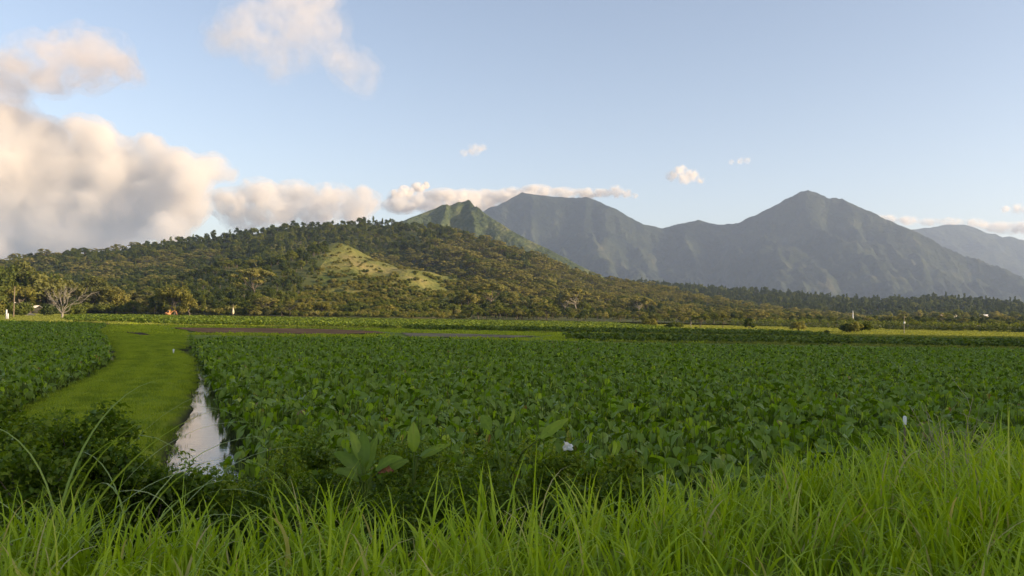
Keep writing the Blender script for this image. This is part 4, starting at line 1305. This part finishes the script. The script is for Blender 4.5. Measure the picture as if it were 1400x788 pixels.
# litter and the marker
n_ = 13; uu, vv = np.meshgrid(np.linspace(-1, 1, n_), np.linspace(-1, 1, n_))
Zc = .35 * (fbm(uu * 2.2, vv * 2.2, 5, 3)) + .25 * uu ** 2 - .3 * vv * uu
V = np.stack([.052 * uu + .007 * np.sin(5 * vv), .032 * vv + .008 * np.cos(4 * uu), .07 * Zc + .03 * vv], -1).reshape(-1, 3)
sc_ = link('plastic_scrap', new_mesh('plastic_scrap', V, grid_faces(n_, n_), M_WHITE, np.full(len(V), .5)))
sd_ = sc_.modifiers.new('thickness', 'SOLIDIFY'); sd_.thickness = .004
sc_.location = P(776, 611, 9.05); sc_.rotation_euler = (.9, .1, .2); tag(sc_, 'crumpled white plastic scrap caught on a small bush', 'litter')
tp_ = P(1237, 569, 8.6); z0 = float(ground_h(np.array([tp_[0]]), np.array([tp_[1]]))[0])
mk = tag(empty('marker_stake', (tp_[0], tp_[1], z0)), 'thin white-topped marker stake in the grass at the right', 'stake')
hh = tp_[2] - z0
link('shaft', MB().tube([(0, 0, -.2), (0, 0, hh - .09)], .010, 6).mesh('shaft', M_WOOD), mk)
link('cap', MB().tube([(0, 0, hh - .09), (0, 0, hh - .01), (0, 0, hh)], [.019, .019, .011], 8).mesh('cap', M_WHITE), mk)

# dry twigs at the right
tw = MB()
for k_ in range(9):
    a_ = rng.random() * 3.14; s_ = np.array([rng.normal() * .1, rng.normal() * .1, 0]); e_ = s_ + np.array([math.cos(a_) * .35, rng.normal() * .2, .75 + .35 * rng.random()])
    limb(tw, s_, e_, .005, .002, 6, .035)
    for q_ in range(3):
        m_ = s_ + (e_ - s_) * (.5 + .2 * q_); limb(tw, m_, m_ + rng.normal(size=3) * .13 + [0, 0, .12], .0025, .001, 4, .05)
g = P(1315, 690, 6.6); z0 = float(ground_h(np.array([g[0]]), np.array([g[1]]))[0])
o = link('dry_twigs', tw.mesh('dry_twigs', simple('dry_stalk', (.34, .29, .17), .8, .2, 8))); o.location = (g[0], g[1], z0 - .03)
tag(o, 'thin pale dry stalks standing in the grass at the right', 'twigs')

# ------------------------------------------------------------------ clouds
def cloud_mat(name, dens, mr, lo, col=(.978, .955, .92)):
    m = bpy.data.materials.new(name); m.use_nodes = True; t = m.node_tree
    t.nodes.remove(t.nodes['Principled BSDF'])
    v = t.nodes.new('ShaderNodeVolumePrincipled'); v.inputs['Density'].default_value = dens; v.inputs['Color'].default_value = col + (1,)
    v.inputs['Anisotropy'].default_value = .25
    t.links.new(v.outputs[0], t.nodes['Material Output'].inputs['Volume'])
    tc = t.nodes.new('ShaderNodeTexCoord'); nz = t.nodes.new('ShaderNodeTexNoise')
    nz.inputs['Scale'].default_value = 1.1 / mr; nz.inputs['Detail'].default_value = 5; nz.inputs['Roughness'].default_value = .58; nz.inputs['Distortion'].default_value = .3
    t.links.new(tc.outputs['Object'], nz.inputs['Vector'])
    rg = t.nodes.new('ShaderNodeMapRange'); rg.interpolation_type = 'SMOOTHSTEP'
    rg.inputs[1].default_value, rg.inputs[2].default_value, rg.inputs[3].default_value, rg.inputs[4].default_value = lo, lo + .3, 0, 1.6 * dens
    t.links.new(nz.outputs['Fac'], rg.inputs[0]); t.links.new(rg.outputs[0], v.inputs['Density'])
    return m


def ico(sub_=2):
    import bmesh
    bm = bmesh.new(); bmesh.ops.create_icosphere(bm, subdivisions=sub_, radius=1)
    V = np.array([v.co[:] for v in bm.verts]); Fq = np.array([[v.index for v in f.verts] for f in bm.faces]); bm.free()
    return V, Fq


IV, IF = ico(2)


def cloud(blobs, depth, tau, label, rough=.5, extra=5, veil=True, seed=0, st=(1, 1, .85), lo=.36, col=(.978, .955, .92)):
    r_ = np.random.default_rng(seed)
    B = [(P(px, py, depth * (1 + .02 * r_.normal())), r * depth / F) for px, py, r in blobs]
    ex_ = []
    for c, r in B:
        for k_ in range(extra):
            d = r_.normal(size=3); d /= np.linalg.norm(d); d[2] = d[2] * .8 + .1
            ex_.append((c + d * r * (.75 + .3 * r_.random()), r * (.22 + .3 * r_.random())))
    org = np.mean([c for c, r in B], 0)
    mr = np.mean([r for c, r in B])
    root = None
    for lay, (gr, dn) in enumerate([(.92, .7), (1.3, .3)][:2 if veil else 1]):
        V, Fq = [], []; n_ = 0
        for c, r in B + ex_:
            V.append(IV * r * gr * np.array(st) + c - org); Fq.append(IF + n_); n_ += len(IV)
        me = new_mesh('cloud_raw', np.concatenate(V), np.concatenate(Fq), [])
        ob = link('cloud_raw', me)
        rm = ob.modifiers.new('r', 'REMESH'); rm.mode = 'VOXEL'; rm.voxel_size = mr * .13
        for sc_, st_ in ((.9, .42), (.38, .22), (.17, .10)):
            tx_ = bpy.data.textures.new('puff', 'CLOUDS'); tx_.noise_scale = mr * sc_; tx_.noise_depth = 3
            dm = ob.modifiers.new('d', 'DISPLACE'); dm.texture = tx_; dm.texture_coords = 'LOCAL'; dm.strength = mr * st_ * rough * 2; dm.mid_level = .5
        dg = bpy.context.evaluated_depsgraph_get(); dg.update()
        fin = bpy.data.meshes.new_from_object(ob.evaluated_get(dg))
        bpy.data.objects.remove(ob)
        fin.name = 'cloud' if lay == 0 else 'veil'
        fin.materials.clear(); fin.materials.append(cloud_mat('cloud_vapour', tau * dn / (2 * mr), mr, lo, col))
        o = link(fin.name, fin, root)
        if lay == 0:
            root = o; o.location = tuple(org); tag(o, label, 'cloud')


cloud([(-150, 270, 90), (-240, 300, 75), (-320, 325, 55), (-200, 350, 60), (-110, 345, 70), (-60, 250, 85), (20, 245, 70), (90, 245, 62), (150, 232, 48), (60, 195, 36), (20, 175, 34), (200, 228, 36), (245, 228, 26), (290, 230, 20), (235, 275, 38), (170, 285, 48), (90, 300, 60), (10, 310, 60), (245, 300, 22), (205, 198, 16), (130, 195, 32), (-60, 320, 80), (60, 330, 50), (150, 325, 40), (230, 318, 24), (265, 250, 26), (310, 236, 14), (275, 232, 20), (255, 275, 22)],
      13500, 5, 'huge golden-grey cumulus bank at the left behind the hill', seed=1, lo=.27)
cloud([(140, 80, 38), (170, 98, 24), (95, 88, 40), (50, 84, 38), (15, 105, 36), (115, 60, 30), (-20, 120, 40), (125, 105, 28), (70, 112, 26)], 13000, 1.5, 'flat grey-mauve cloud high above the cumulus bank', seed=2, col=(.90, .865, .85))  # lowered vapour colour puts this cloud's shade into its albedo
cloud([(315, 45, 34), (350, 36, 42), (395, 22, 48), (435, 32, 40), (375, 88, 28), (405, 70, 32), (480, 92, 30), (455, 70, 28), (500, 114, 20), (420, -14, 48), (298, 58, 22), (345, 70, 24)], 13000, .6, 'pale ragged cloud at the top of the sky, left of centre', seed=3, col=(.94, .91, .89))
cloud([(318, 278, 24), (355, 268, 25), (400, 268, 24), (450, 272, 24), (495, 275, 18), (430, 290, 24), (380, 292, 24), (335, 300, 22), (480, 290, 18)], 14500, 4.2, 'long low white-grey cloud resting on the hill crest', seed=4, st=(1.3, 1, .8))
cloud([(555, 264, 10), (543, 272, 12), (572, 257, 8), (583, 254, 5)], 13000, 7, 'small bright white cloud beside the cap cloud', seed=5)
cloud([(548, 282, 14), (575, 276, 14), (605, 268, 12), (640, 268, 12), (672, 270, 12), (700, 266, 12), (735, 262, 12), (770, 264, 10), (800, 265, 9), (820, 264, 8), (655, 280, 14), (600, 285, 14), (625, 275, 13), (690, 272, 11), (720, 268, 9)], 11500, 4.5, 'grey cap cloud streaming over the mountain peaks', seed=6, st=(1.7, 1.2, .7), extra=3)
cloud([(842, 262, 9), (856, 265, 7), (829, 265, 6), (868, 268, 4)], 11500, 1.7, 'little cream cloud at the right end of the cap cloud', seed=7)
cloud([(930, 236, 9), (945, 240, 9), (918, 241, 7), (957, 247, 5), (936, 246, 7)], 11500, 1.8, 'small peach cloud alone above the saddle of the ridge', seed=8)
cloud([(648, 205, 9), (634, 210, 6), (660, 202, 6)], 11500, .8, 'small grey cloud alone in the blue sky above the peaks', seed=9)
cloud([(1195, 297, 6), (1215, 299, 7), (1240, 302, 8), (1270, 304, 7), (1300, 304, 8), (1335, 306, 9), (1365, 312, 11), (1392, 312, 11), (1415, 310, 12)], 15000, 1.8, 'long peach cloud band behind the right-hand mountains', seed=10, st=(1.8, 1.2, .7), extra=3)
cloud([(1375, 286, 6), (1392, 286, 8), (1410, 288, 9)], 14000, 1.6, 'small peach cloud at the right edge above the long band', seed=11)
cloud([(1012, 221, 5), (1022, 220, 5), (1000, 222, 4)], 12000, .6, 'faint pink wisp above the saddle of the ridge', seed=12)

# ------------------------------------------------------------------ haze
hb = MB().box((0, 4200, 415), (16000, 10200, 900)).mesh('haze', M_WHITE, False)
m = bpy.data.materials.new('haze'); m.use_nodes = True; t = m.node_tree; t.nodes.remove(t.nodes['Principled BSDF'])
v = t.nodes.new('ShaderNodeVolumePrincipled'); v.inputs['Density'].default_value = 1.0e-4; v.inputs['Color'].default_value = (.49, .61, .84, 1); v.inputs['Anisotropy'].default_value = .2
t.links.new(v.outputs[0], t.nodes['Material Output'].inputs['Volume'])
hb.materials.clear(); hb.materials.append(m)
tag(link('haze', hb), kind='stuff')
